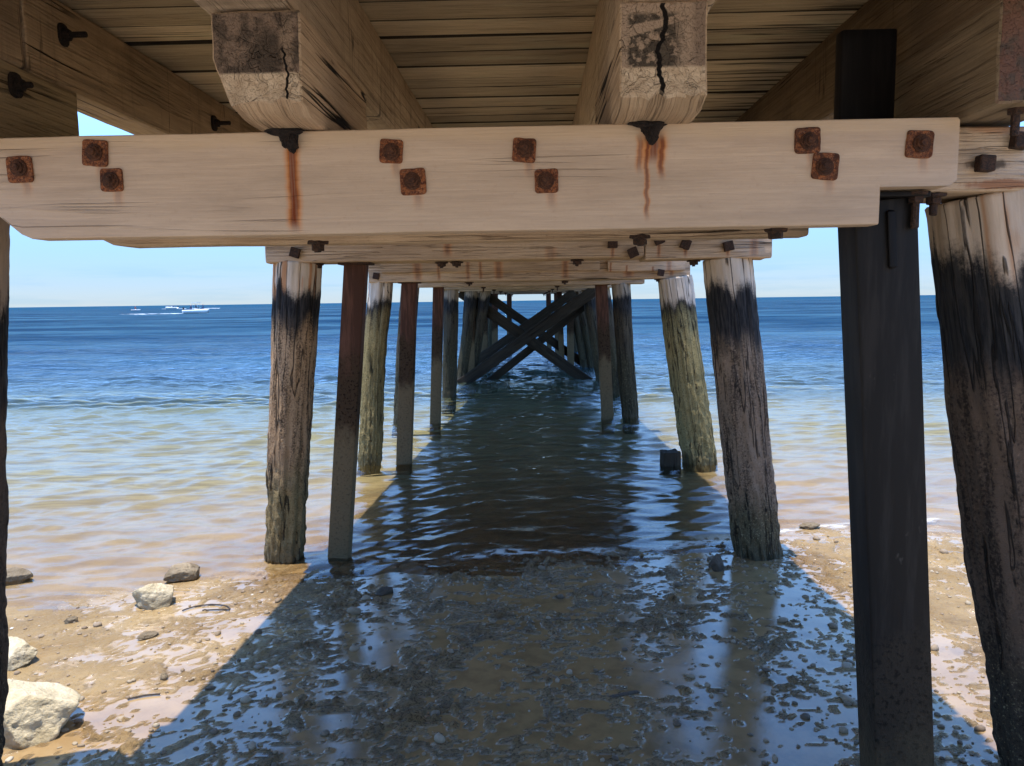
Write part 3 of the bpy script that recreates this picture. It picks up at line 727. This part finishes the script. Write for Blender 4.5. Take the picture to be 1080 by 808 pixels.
# bent 3
h3 = headstock(7.40, -1.575, 1.478, 1.785, 2.03, M['b3'], 320)
mk('headstock_beam', beam((-1.45, 7.245, 1.95), (.62, 7.245, 1.95), .06, .15, .009, .06, .004, 321, tone=.5, sub=5), J, M['b3'])
mk('headstock_beam', beam((.70, 7.245, 1.94), (1.42, 7.245, 1.94), .06, .16, .009, .06, .004, 322, tone=.6, sub=5), J, M['b2'])
for k, x in enumerate((-1.45, -.62, .3, 1.2)):
    mk('hanging_bolt', hang_bolt(x, 7.36, 1.786, .04, .045, seed=20 + k), h3, M['rustd'])
mk('square_bolt', square_bolt(1.19, 7.21, 1.84, .06, .03, .2, 9), h3, M['rustd']); mk('square_bolt', square_bolt(-1.5, 7.275, 1.85, .06, .03, .2, 8), h3, M['rustd'])
for bi in range(3, 9):
    hh_ = headstock(BY[bi], -1.56 + random.uniform(-.05, .05), 1.42 + random.uniform(-.05, .05), 1.79, 2.03, M['head'], 330 + bi)
    for k, x in enumerate((-.66, .31)):
        mk('hanging_bolt', hang_bolt(x, BY[bi], 1.79, .07, .045, seed=30 + k), hh_, M['rustd'])

# timber piles: (bent y, top x, base x, top z, r top, r base, seed, material, square)
PM = dict(
    b1r=pile_mat('pile_charred_near', 1.9, 1.70, 1.36, pale=(.60, .46, .34), brown=((.030, .020, .014), (.125, .082, .055)), algae=(.05, .038, .026), rustx=1, z_alg=.55),
    b1l=pile_mat('pile_dark_edge', 1.9, 1.66, 1.3, pale=(.40, .30, .22), brown=((.03, .02, .015), (.10, .065, .045)), algae=(.04, .03, .02), z_alg=.4),
    b2l=pile_mat('pile_rust_streaked', 1.8, 1.66, 1.44, pale=(.68, .55, .42), brown=((.06, .036, .02), (.40, .25, .135)), algae=(.24, .17, .075), rustx=1, z_alg=.55),
    b2r=pile_mat('pile_black_banded', 1.8, 1.68, 1.32, pale=(.64, .51, .38), brown=((.055, .037, .025), (.25, .17, .11)), algae=(.11, .085, .045), z_alg=.35),
    b3l=pile_mat('pile_barnacled_left', 1.8, 1.60, 1.5, pale=(.70, .58, .45), brown=((.06, .045, .025), (.22, .17, .08)), algae=(.26, .195, .080), z_alg=1.3),
    b3r=pile_mat('pile_barnacled_yellow', 1.8, 1.56, 1.48, pale=(.64, .52, .40), brown=((.07, .055, .03), (.22, .18, .08)), algae=(.29, .22, .09), z_alg=1.25),
    far=pile_mat('pile_dark_far', 1.8, 1.66, 1.42, pale=(.36, .28, .20), brown=((.022, .017, .011), (.075, .057, .035)), algae=(.055, .045, .024), z_alg=.9))
def pile(by, xt, xb, zt, r0, r1, seed, mat, square=0., near=False, zb=-.35, label=None, yo=0):
    xt = xt - (xb - xt) / zt * .012; zt = zt + .012
    k = (zt - zb) / zt
    xe = xt + (xb - xt) * k
    mk('timber_pile', pile_data((xt, by, zt), (xe, by + yo * k, zb), r0, r1, seed, 72 if near else 40, .016 if near else .035, .0075 if near else .006, .014, square), J, PM[mat], label=label)
pile(2.205, 1.292, 1.635, 1.868, .170, .178, 3, 'b1r', near=True, label='thick leaning timber pile, pale at the top and charred black below')
pile(2.20, -1.715, -1.885, 1.868, .172, .165, 4, 'b1l', near=True)
pile(4.60, -1.430, -1.606, 1.838, .142, .112, 12, 'b2l', near=True, label='rust-streaked timber pile standing in the sun at the water edge')
pile(4.62, 1.172, 1.385, 1.828, .145, .140, 6, 'b2r', near=True, label='timber pile with a wide black band under its pale top')
pile(7.38, -1.500, -1.655, 1.788, .118, .108, 7, 'b3l', near=True)
pile(7.38, 1.345, 1.605, 1.788, .163, .165, 8, 'b3r', near=True, label='leaning round pile crusted yellow with barnacles')
far_t = [(10.02, -1.62, -1.80, .12, .11), (10.02, 1.145, 1.275, .125, .09), (12.65, -1.36, -1.45, .13, .11), (12.65, 1.16, 1.41, .10, .09),
         (15.32, -1.24, -1.46, .13, .12), (15.32, 1.10, 1.36, .13, .10), (18.0, -1.40, -1.62, .13, .12), (18.0, 1.12, 1.40, .13, .11),
         (20.7, -1.30, -1.55, .13, .12), (20.7, 1.2, 1.5, .13, .12), (23.4, -1.3, -1.4, .13, .12), (23.4, 1.2, 1.3, .13, .12), (15.36, -.98, -1.30, .11, .10), (18.05, .92, 1.22, .12, .10)]
for k, (by, a, b, r0, r1) in enumerate(far_t):
    pile(by, a, b, 1.80, r0, r1, 40 + k, 'far', zb=-1.2)
# steel piles
def steel(by, xt, xb, w_, d_, zt=1.79, zb=-.4, mat='steelr', label=None, cap=True):
    k = (zt - zb) / zt; xe = xt + (xb - xt) * k
    p = [box_tube((xt, by, zt), (xe, by, zb), w_, d_, .010)]
    s = mk('steel_pile', merge(p), J, M[mat], label=label)
    if cap: mk('cap_plate', beam((xt - w_ / 2 - .03, by, zt + .004), (xt + w_ / 2 + .03, by, zt + .004), d_ + .05, .016, .003, .1, .0005, 1, sub=1), s, M['rustd'] if mat == 'steelr' else M['blacksteel'])
steel(2.092, .915, 1.052, .165, .12, 1.848, mat='steel1', label='black painted steel pile, muddy at its foot', cap=False)
sp = [o_ for o_ in J.children if o_.name == 'steel_pile'][0]
mk('cap_plate', beam((.835, 2.10, 1.857), (1.015, 2.10, 1.857), .20, .014, .003, .05, .0004, 2, sub=1), sp, M['blacksteel'])
mk('side_strip', beam((.925, 2.027, 1.82), (.937, 2.027, 1.67), .020, .012, .003, .05, .0006, 3, up=(0, 1, 0), sub=1), sp, M['blacksteel'])
steel(4.60, -1.068, -1.240, .132, .10, 1.830, label='rusty flat steel pile standing on the wet mud')
steel(7.38, -1.20, -1.305, .145, .12, 1.782)
steel(10.02, -1.25, -1.335, .135, .13); steel(10.02, .880, .965, .155, .13)
steel(15.32, -1.255, -1.29, .15, .15, 1.79, -1.2); steel(18.0, -1.17, -1.2, .17, .15, 1.79, -1.2); steel(18.0, .85, .86, .16, .15, 1.79, -1.2)
steel(20.7, -1.05, -1.08, .16, .15, 1.79, -1.4); steel(20.7, .62, .64, .15, .15, 1.79, -1.4); steel(18.1, .60, .66, .13, .15, 1.79, -1.2)
steel(23.4, -.75, -.77, .15, .15, 1.79, -1.4); steel(23.4, .45, .46, .15, .15, 1.79, -1.4)
# cross bracing
def brace(y_, x0, z0, x1, z1, w_=.20, seed=0):
    mk('cross_brace', beam((x0, y_, z0), (x1, y_, z1), w_, .075, .012, .08, .006, seed, up=(0, 1, 0), sub=3, tone=.5), J, M['brace'])
brace(15.10, -1.50, -.07, 1.22, 1.80, .22, 401); brace(15.50, -1.50, 1.80, 1.16, -.12, .22, 402)
brace(17.82, -1.62, .03, .95, 1.78, .20, 403); brace(18.22, -1.2, 1.79, 1.35, -.05, .20, 404)
brace(15.60, -1.0, -.10, 1.35, 1.72, .16, 405)

# ------------------------------------------------------------------ things
def thing(o, label, cat, loc, rz=0, group=None):
    o.location = loc; o.rotation_euler = (0, 0, rz); o['label'] = label; o['category'] = cat
    if group: o['group'] = group
def rockmat(name, a, b, d):
    m = N(name); P = m.obj(); n1 = m.noise(P, 9, 6, .65); n2 = m.noise(P, 70, 5, .7); z = m.sep(m.n('ShaderNodeNewGeometry').outputs['Position'])[2]
    v = m.n('ShaderNodeTexVoronoi'); m.put(v, 'Vector', P); m.put(v, 'Scale', 34.)
    c = m.mix(m.step(n1, .38, .62), a, b); c = m.mix(m.math('MULTIPLY', m.step(n2, .55, .7), .6), c, d)
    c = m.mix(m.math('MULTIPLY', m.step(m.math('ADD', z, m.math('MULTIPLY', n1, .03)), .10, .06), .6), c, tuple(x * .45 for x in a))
    m.bsdf(c, .85, m.bump(m.math('ADD', n1, m.math('ADD', m.math('MULTIPLY', n2, .6), m.math('MULTIPLY', v.outputs[0], -.3))), .02, .9), spec=.2); return m.m
RM = rockmat('pale_limestone', (.50, .40, .24), (.64, .53, .35), (.36, .26, .13))
RM2 = rockmat('brown_stone', (.26, .19, .11), (.36, .28, .18), (.14, .10, .06))
RM3 = rockmat('dark_wet_stone', (.09, .065, .045), (.13, .095, .065), (.05, .035, .025))
for (x, y_, sz, seed, mt, rz, lab) in [
    (-1.93, 2.62, (.52, .36, .25), 31, RM, -.25, 'big pale limestone boulder, largest of the rocks at the lower left'),
    (-2.04, 3.86, (.25, .20, .18), 12, RM, .2, 'chunky pale rock standing at the water line in front of a smaller one'),
    (-2.09, 4.26, (.24, .17, .13), 33, RM2, .5, 'tan rock just behind the chunky pale rock, at the water edge'),
    (-3.12, 4.27, (.24, .16, .12), 34, RM2, .1, 'small brown rock lapped by water beside the left edge pile'),
    (-2.37, 3.18, (.34, .22, .13), 35, RM, -.4, 'flat pale rock beside the left edge pile, above the big boulder'),
    (-2.36, 3.62, (.07, .06, .045), 41, RM2, .3, 'small tan stone on the sand between the flat pale rock and the chunky one'),
    (-1.86, 3.42, (.10, .06, .04), 42, RM2, .9, 'low tan stone on the sand below the two twigs'),
    (1.90, 5.20, (.17, .10, .06), 36, RM2, 0, 'low tan stone at the water line between the two right piles'),
    (1.05, 4.33, (.11, .09, .14), 37, RM3, .6, 'dark pointed stone in the mud left of the black-banded pile'),
    (-.83, 3.98, (.10, .08, .055), 38, RM3, .2, 'dark rounded stone in the mud under the jetty near the flat steel pile'),
    (-1.57, 2.99, (.040, .035, .040), 39, RM2, 0, 'small round reddish brown pebble on the sand near the shadow edge')]:
    z0 = float(ground(np.array([x]), np.array([y_]))[2][0])
    o_ = mk('rock', rock_data(sz, seed, 5 if sz[0] > .15 else 4, 16, .08), None, mt)
    thing(o_, lab, 'rock', (x, y_, z0 + sz[2] * .22), rz)
# broken post stub
def fs(V):
    V[:, 2] = V[:, 2] + np.where(V[:, 2] > .1, .012 * noise(V[:, 0] * 30, V[:, 1] * 30, 0, 5), 0); return V
o_ = mk('post_stub', beam((0, 0, -.3), (0, 0, .135), .17, .16, .02, .03, .008, 501, up=(0, 1, 0), fn=fs, sub=4), None, M['brace'])
thing(o_, 'short square stump of a sawn off post standing in the shaded water', 'post stump', (1.30, 7.26, 0), .12)
# driftwood and twigs
def wire(name, pts, r, mat):
    P_ = []
    for a, b in zip(pts[:-1], pts[1:]): P_.append(cyl(a, b, r, 6, up=(0, 0, 1) if abs(b[2] - a[2]) < .5 * math.hypot(b[0] - a[0], b[1] - a[1]) + 1e-6 else (1, 0, 0), inset=.0003))
    return mk(name, merge(P_), None, mat)
mtw = N('dark_twig'); mtw.bsdf((.05, .035, .025), .8); TW = mtw.m
def arc(cx, cy, r, a0, a1, n=12):
    out = []
    for i in range(n + 1):
        a = math.radians(a0 + (a1 - a0) * i / n); x, y_ = cx + r * math.cos(a), cy + r * .8 * math.sin(a)
        out.append((x, y_, 0))
    return out
def settle(pts, dz=.006):
    return [(x, y_, float(ground(np.array([x]), np.array([y_]))[0][0]) + dz) for x, y_, _ in pts]
for cx, cy, r, a0, a1, lab in [(-1.72, 3.72, .13, 20, 165, 'thin curved twig arching on the wet sand left of the steel pile'),
                               (-1.66, 3.55, .25, 75, 108, 'short straight dark twig below the curved one'),
                               (-1.50, 2.72, .16, 95, 140, 'thin dark strand of weed near the edge of the shadow')]:
    p = settle(arc(cx, cy, r, a0, a1)); base = p[0]
    o_ = wire('twig', [(a - base[0], b - base[1], c_ - base[2]) for a, b, c_ in p], .0035, TW); thing(o_, lab, 'twig', base)
o_ = mk('driftwood', beam((-.13, 0, 0), (.13, .02, .006), .026, .012, .004, .015, .012, 63, sub=2), None, RM3)
thing(o_, 'dark thin splinter of driftwood lying in the shaded mud', 'driftwood', (.28, 2.80, .056), .25)

# pebbles and shell grit: nobody could count them
P_ = []; pv, pf = ico(2); r = np.random.RandomState(3)
tones = []
for k in range(3000):
    y_ = 2.2 + 2.9 * r.rand() ** 1.2; x = r.uniform(-.85, .75) * y_
    if y_ > shore(x) - .05: continue
    inside = abs(x - .1) < 1.5
    if abs(x) < .9 and r.rand() < .7: continue
    s = r.lognormal(math.log(.0058 if inside else .0046), .60); s = min(s, .028)
    n_ = 1 + .25 * noise(pv[:, 0] * 1.7 + k, pv[:, 1] * 1.7, pv[:, 2] * 1.7, k)
    V = pv * n_[:, None] * np.array([r.uniform(.8, 1.5), r.uniform(.7, 1.2), r.uniform(.45, .9)]) * s
    a = r.uniform(0, 6.28); V = np.column_stack([V[:, 0] * math.cos(a) - V[:, 1] * math.sin(a), V[:, 0] * math.sin(a) + V[:, 1] * math.cos(a), V[:, 2]])
    z0 = float(ground(np.array([x]), np.array([y_]))[0][0])
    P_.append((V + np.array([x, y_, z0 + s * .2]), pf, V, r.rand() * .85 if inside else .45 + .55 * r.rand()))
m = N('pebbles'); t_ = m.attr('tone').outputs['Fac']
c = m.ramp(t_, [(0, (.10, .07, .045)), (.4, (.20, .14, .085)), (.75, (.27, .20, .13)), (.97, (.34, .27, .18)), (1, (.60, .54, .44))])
m.bsdf(c, .6, m.bump(m.noise(m.obj(), 160, 3, .6), .003, .6), spec=.15)
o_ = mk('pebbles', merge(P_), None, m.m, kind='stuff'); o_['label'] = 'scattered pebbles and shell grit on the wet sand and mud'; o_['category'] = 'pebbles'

# ------------------------------------------------------------------ boats
def plain(name, col, rough=.4, spec=.5):
    m = N(name); n_ = m.noise(m.obj(), 6, 3, .6); m.bsdf(m.mix(m.math('MULTIPLY', n_, .25), col, tuple(x * .75 for x in col)), rough, spec=spec); return m.m
WHITE = plain('white_gelcoat', (.78, .77, .74), .3); BLK = plain('black_outboard', (.02, .02, .025), .35); DKC = plain('navy_clothes', (.03, .05, .12), .9); SKIN = plain('skin', (.42, .26, .18), .6)
CLR = plain('smoked_windscreen', (.05, .08, .10), .1); CANV = plain('canopy_canvas', (.55, .62, .68), .9); CLT2 = plain('faded_red_clothes', (.30, .10, .08), .9)
def hull(L, B, Hh):
    st = np.linspace(0, 1, 18); rowsV = []
    for s in st:
        bw = B / 2 * (1 - max(0, (s - .45) / .55) ** 2.2) ** .8 if s < 1 else .0
        bw = max(bw, .015); x = (s - .5) * L; sheer = Hh * (1 + .28 * s * s); keel = -.22 * Hh + max(0, s - .7) * 2.2 * Hh * (s - .7) * 2
        rake = .10 * L * max(0, s - .8) * 2
        rowsV.append([(x + rake, bw, sheer), (x + rake * .6, bw * .92, sheer * .45), (x, bw * .62, .02), (x, 0, keel), (x, -bw * .62, .02), (x + rake * .6, -bw * .92, sheer * .45), (x + rake, -bw, sheer), (x + rake, -bw * .86, sheer), (x + rake * .8, -bw * .8, Hh * .35), (x + rake * .8, bw * .8, Hh * .35), (x + rake, bw * .86, sheer)])
    V = np.array(rowsV).reshape(-1, 3); n = 11; F = []
    for i in range(len(st) - 1):
        for j in range(n): a, b = i * n + j, i * n + (j + 1) % n; F.append((a, b, b + n, a + n))
    F.append(tuple(range(n))[::-1]); F.append(tuple(range((len(st) - 1) * n, len(st) * n)))
    return V, F, V.copy(), .5
def boat(loc, rz, L, label, canopy=True):
    e = bpy.data.objects.new('motor_boat', None); COL.objects.link(e); thing(e, label, 'boat', loc, rz)
    mk('hull', hull(L, L * .38, L * .14), e, WHITE)
    mk('outboard_motor', merge([sweep((-L * .53, 0, L * .12), (-L * .53, 0, L * .25), rrect(L * .06, L * .06, L * .02, 2), [0, .4, .8, 1], (0, 1, 0)), sweep((-L * .54, 0, -L * .08), (-L * .54, 0, L * .13), rrect(L * .025, L * .03, .01, 1), [0, .5, 1], (0, 1, 0))]), e, BLK)
    mk('console', sweep((-.02 * L, 0, L * .04), (-.0 * L, 0, L * .21), rrect(L * .10, L * .14, .03, 2), [0, .5, 1], (0, 1, 0)), e, WHITE)
    mk('windscreen', beam((.05 * L, -L * .09, L * .225), (.05 * L, L * .09, L * .225), .03, L * .07, .008, .3, 0, 1, sub=1), e, CLR)
    if canopy:
        mk('canopy', beam((-.13 * L, 0, L * .42), (.14 * L, 0, L * .43), L * .26, .05, .02, .3, 0, 1, sub=2), e, CANV)
        for sx in (-.11, .10):
            for sy in (-.11, .11): mk('canopy_post', cyl((sx * L, sy * L, L * .12), (sx * L, sy * L, L * .42), .025, 8, up=(0, 1, 0)), e, CANV)
    return e
def person(loc, rz, cloth, label, seated=False):
    sk = [((0, 0, .92), .15), ((0, 0, 1.15), .14), ((0, 0, 1.38), .17), ((0, 0, 1.50), .06), ((0, 0, 1.60), .09), ((0, .01, 1.72), .085),
          ((.19, 0, 1.40), .06), ((.26, .05, 1.14), .045), ((.20, .24, 1.02), .035), ((-.19, 0, 1.40), .06), ((-.26, .05, 1.14), .045), ((-.20, .24, 1.02), .035),
          ((.10, 0, .82), .09), ((.12, .04, .46), .065), ((.12, 0, .05), .045), ((.12, .12, .02), .04), ((-.10, 0, .82), .09), ((-.12, .04, .46), .065), ((-.12, 0, .05), .045), ((-.12, .12, .02), .04)]
    sk = [((x, y - (.0 if z > .85 else 0), z - .47), r) if z > .9 else ((x, .42 if z < .6 else .10, .47 if z > .3 and z < .6 else (z - .40 if z > .6 else z)), r) for (x, y, z), r in sk]
    ed = [(0, 1), (1, 2), (2, 3), (3, 4), (4, 5), (2, 6), (6, 7), (7, 8), (2, 9), (9, 10), (10, 11), (0, 12), (12, 13), (13, 14), (14, 15), (0, 16), (16, 17), (17, 18), (18, 19)]
    me = bpy.data.meshes.new('person'); me.from_pydata([p for p, _ in sk], ed, [])
    o_ = link('person', me, None, cloth, smooth=False)
    md = o_.modifiers.new('skin', 'SKIN'); o_.modifiers.new('sub', 'SUBSURF').render_levels = 1
    for v, (_, rr) in zip(me.skin_vertices[0].data, sk): v.radius = (rr, rr)
    me.skin_vertices[0].data[0].use_root = True
    h = mk('head', rock_data((.19, .22, .26), 3, 2, 0, .01), o_, SKIN); h.location = (0, .01, 1.24)
    thing(o_, label, 'person', loc, rz)
boat((-63.2, 141, .02), -.05, 4.7, 'white motor boat with a canopy and people aboard, heading right')
person((-64.2, 141, .30), 1.2, DKC, 'person in dark clothes sitting at the stern of the white boat')
person((-63.3, 141.1, .30), 1.4, DKC, 'person in dark clothes under the canopy of the white boat')
person((-61.9, 141, .35), 1.6, DKC, 'person in dark clothes sitting towards the bow of the white boat')
boat((-153, 318, .02), 3.1, 5.2, 'small distant white boat left of the nearer motor boat', False)
person((-152.4, 318, .3), 0, DKC, 'person in dark clothes aboard the small distant boat')
boat((-123.5, 233, .02), .3, 2.6, 'tiny pale dinghy far out, leftmost of the boats', False)
person((-123.6, 233, .2), 0, CLT2, 'person in reddish clothes in the tiny dinghy')
# boat wakes
m = N('white_wash'); m.bsdf((.80, .82, .82), .9); WK = m.m
P_ = []
for (cx, cy, w_, d_) in [(-66.9, 140.5, 2.6, 1.2), (-68.5, 141, 3.8, 1.4), (-71.9, 141, 2.8, 1.2), (-75, 141, 5.0, 1.3), (-150, 320, 5, 3), (-145, 322, 4, 3), (-138, 322, 7, 3), (-156, 320, 5, 3), (-70, 134, 2.5, .7)]:
    V, F, G, T = rock_data((w_, d_, .08 if cy < 200 else .2), int(abs(cx)), 4, 4, .35); P_.append((V + np.array([cx, cy, .02]), F, G, T))
o_ = mk('boat_wake', merge(P_), None, WK, kind='stuff'); o_['label'] = 'white wash trailing behind the boats'; o_['category'] = 'wake'

# ------------------------------------------------------------------ light, sky, camera
S = np.array([-.115, -.045, 1.]); S /= np.linalg.norm(S)
sun = bpy.data.lights.new('sun', 'SUN'); sun.energy = 2.0; sun.angle = math.radians(.5); sun.color = (1, .955, .88)
so = bpy.data.objects.new('sun', sun); COL.objects.link(so); so.rotation_euler = Vector(S).to_track_quat('Z', 'Y').to_euler()
W = bpy.data.worlds.new('World'); SC.world = W; W.use_nodes = True; nt = W.node_tree; nt.nodes.clear()
out = nt.nodes.new('ShaderNodeOutputWorld'); bg = nt.nodes.new('ShaderNodeBackground'); sky = nt.nodes.new('ShaderNodeTexSky')
sky.sky_type = 'NISHITA'; sky.sun_disc = False; sky.sun_elevation = math.asin(S[2]); sky.sun_rotation = math.atan2(S[0], S[1])
sky.air_density = 1.3; sky.dust_density = .0; sky.ozone_density = 3.5; sky.altitude = 0
tc = nt.nodes.new('ShaderNodeTexCoord'); mp = nt.nodes.new('ShaderNodeMapping'); mp.inputs['Scale'].default_value = (3, 3, 34)
nz = nt.nodes.new('ShaderNodeTexNoise'); nz.inputs['Scale'].default_value = 1.6; nz.inputs['Detail'].default_value = 6; nz.inputs['Roughness'].default_value = .62
sp_ = nt.nodes.new('ShaderNodeSeparateXYZ'); mr = nt.nodes.new('ShaderNodeMapRange'); mr.interpolation_type = 'SMOOTHSTEP'
mr.inputs['From Min'].default_value = .060; mr.inputs['From Max'].default_value = .028
rp = nt.nodes.new('ShaderNodeMapRange'); rp.interpolation_type = 'SMOOTHSTEP'; rp.inputs['From Min'].default_value = .44; rp.inputs['From Max'].default_value = .62
mu = nt.nodes.new('ShaderNodeMath'); mu.operation = 'MULTIPLY'; mu2 = nt.nodes.new('ShaderNodeMath'); mu2.operation = 'MULTIPLY'; mu2.inputs[1].default_value = .40
mx = nt.nodes.new('ShaderNodeMix'); mx.data_type = 'RGBA'; mx.blend_type = 'MULTIPLY'; mx.inputs[7].default_value = (.70, .86, .96, 1)
Lk = nt.links.new
Lk(tc.outputs['Generated'], mp.inputs[0]); Lk(mp.outputs[0], nz.inputs['Vector']); Lk(tc.outputs['Generated'], sp_.inputs[0])
Lk(sp_.outputs[2], mr.inputs['Value']); Lk(nz.outputs[0], rp.inputs['Value']); Lk(mr.outputs[0], mu.inputs[0]); Lk(rp.outputs[0], mu.inputs[1]); Lk(mu.outputs[0], mu2.inputs[0])
hz = nt.nodes.new('ShaderNodeMapRange'); hz.interpolation_type = 'SMOOTHSTEP'; hz.inputs['From Min'].default_value = .02; hz.inputs['From Max'].default_value = .36
mh = nt.nodes.new('ShaderNodeMix'); mh.data_type = 'RGBA'; mh.inputs[6].default_value = (.134, .193, .345, 1); mh.inputs[7].default_value = (.52, .69, .90, 1)
ms = nt.nodes.new('ShaderNodeMix'); ms.data_type = 'RGBA'; ms.blend_type = 'MULTIPLY'; ms.inputs[0].default_value = 1
Lk(sp_.outputs[2], hz.inputs['Value']); Lk(hz.outputs[0], mh.inputs[0]); Lk(sky.outputs[0], ms.inputs[6]); Lk(mh.outputs[2], ms.inputs[7])
Lk(mu2.outputs[0], mx.inputs[0]); Lk(ms.outputs[2], mx.inputs[6]); Lk(mx.outputs[2], bg.inputs[0]); bg.inputs[1].default_value = .15
Lk(bg.outputs[0], out.inputs[0])

cam = bpy.data.cameras.new('camera'); co = bpy.data.objects.new('camera', cam); COL.objects.link(co); SC.camera = co
cam.sensor_width = 36; cam.lens = 36 * 800 / 1080; cam.clip_start = .05; cam.clip_end = 30000
p, yaw, roll = math.radians(6.2008), math.radians(1.7215), math.atan(13 / 955.)
fw = np.array([-math.sin(yaw) * math.cos(p), math.cos(yaw) * math.cos(p), -math.sin(p)]); r0 = np.array([math.cos(yaw), math.sin(yaw), 0]); u0 = np.cross(r0, fw)
R_ = math.cos(roll) * r0 - math.sin(roll) * u0; U_ = math.sin(roll) * r0 + math.cos(roll) * u0
co.matrix_world = Matrix(((R_[0], U_[0], -fw[0], 0), (R_[1], U_[1], -fw[1], 0), (R_[2], U_[2], -fw[2], 1.6), (0, 0, 0, 1)))
SC.view_settings.view_transform = 'Standard'; SC.view_settings.look = 'None'; SC.view_settings.exposure = 1.95; SC.view_settings.gamma = 1
SC.cycles.max_bounces = 10; SC.cycles.diffuse_bounces = 6; SC.cycles.transparent_max_bounces = 12; SC.cycles.caustics_reflective = False
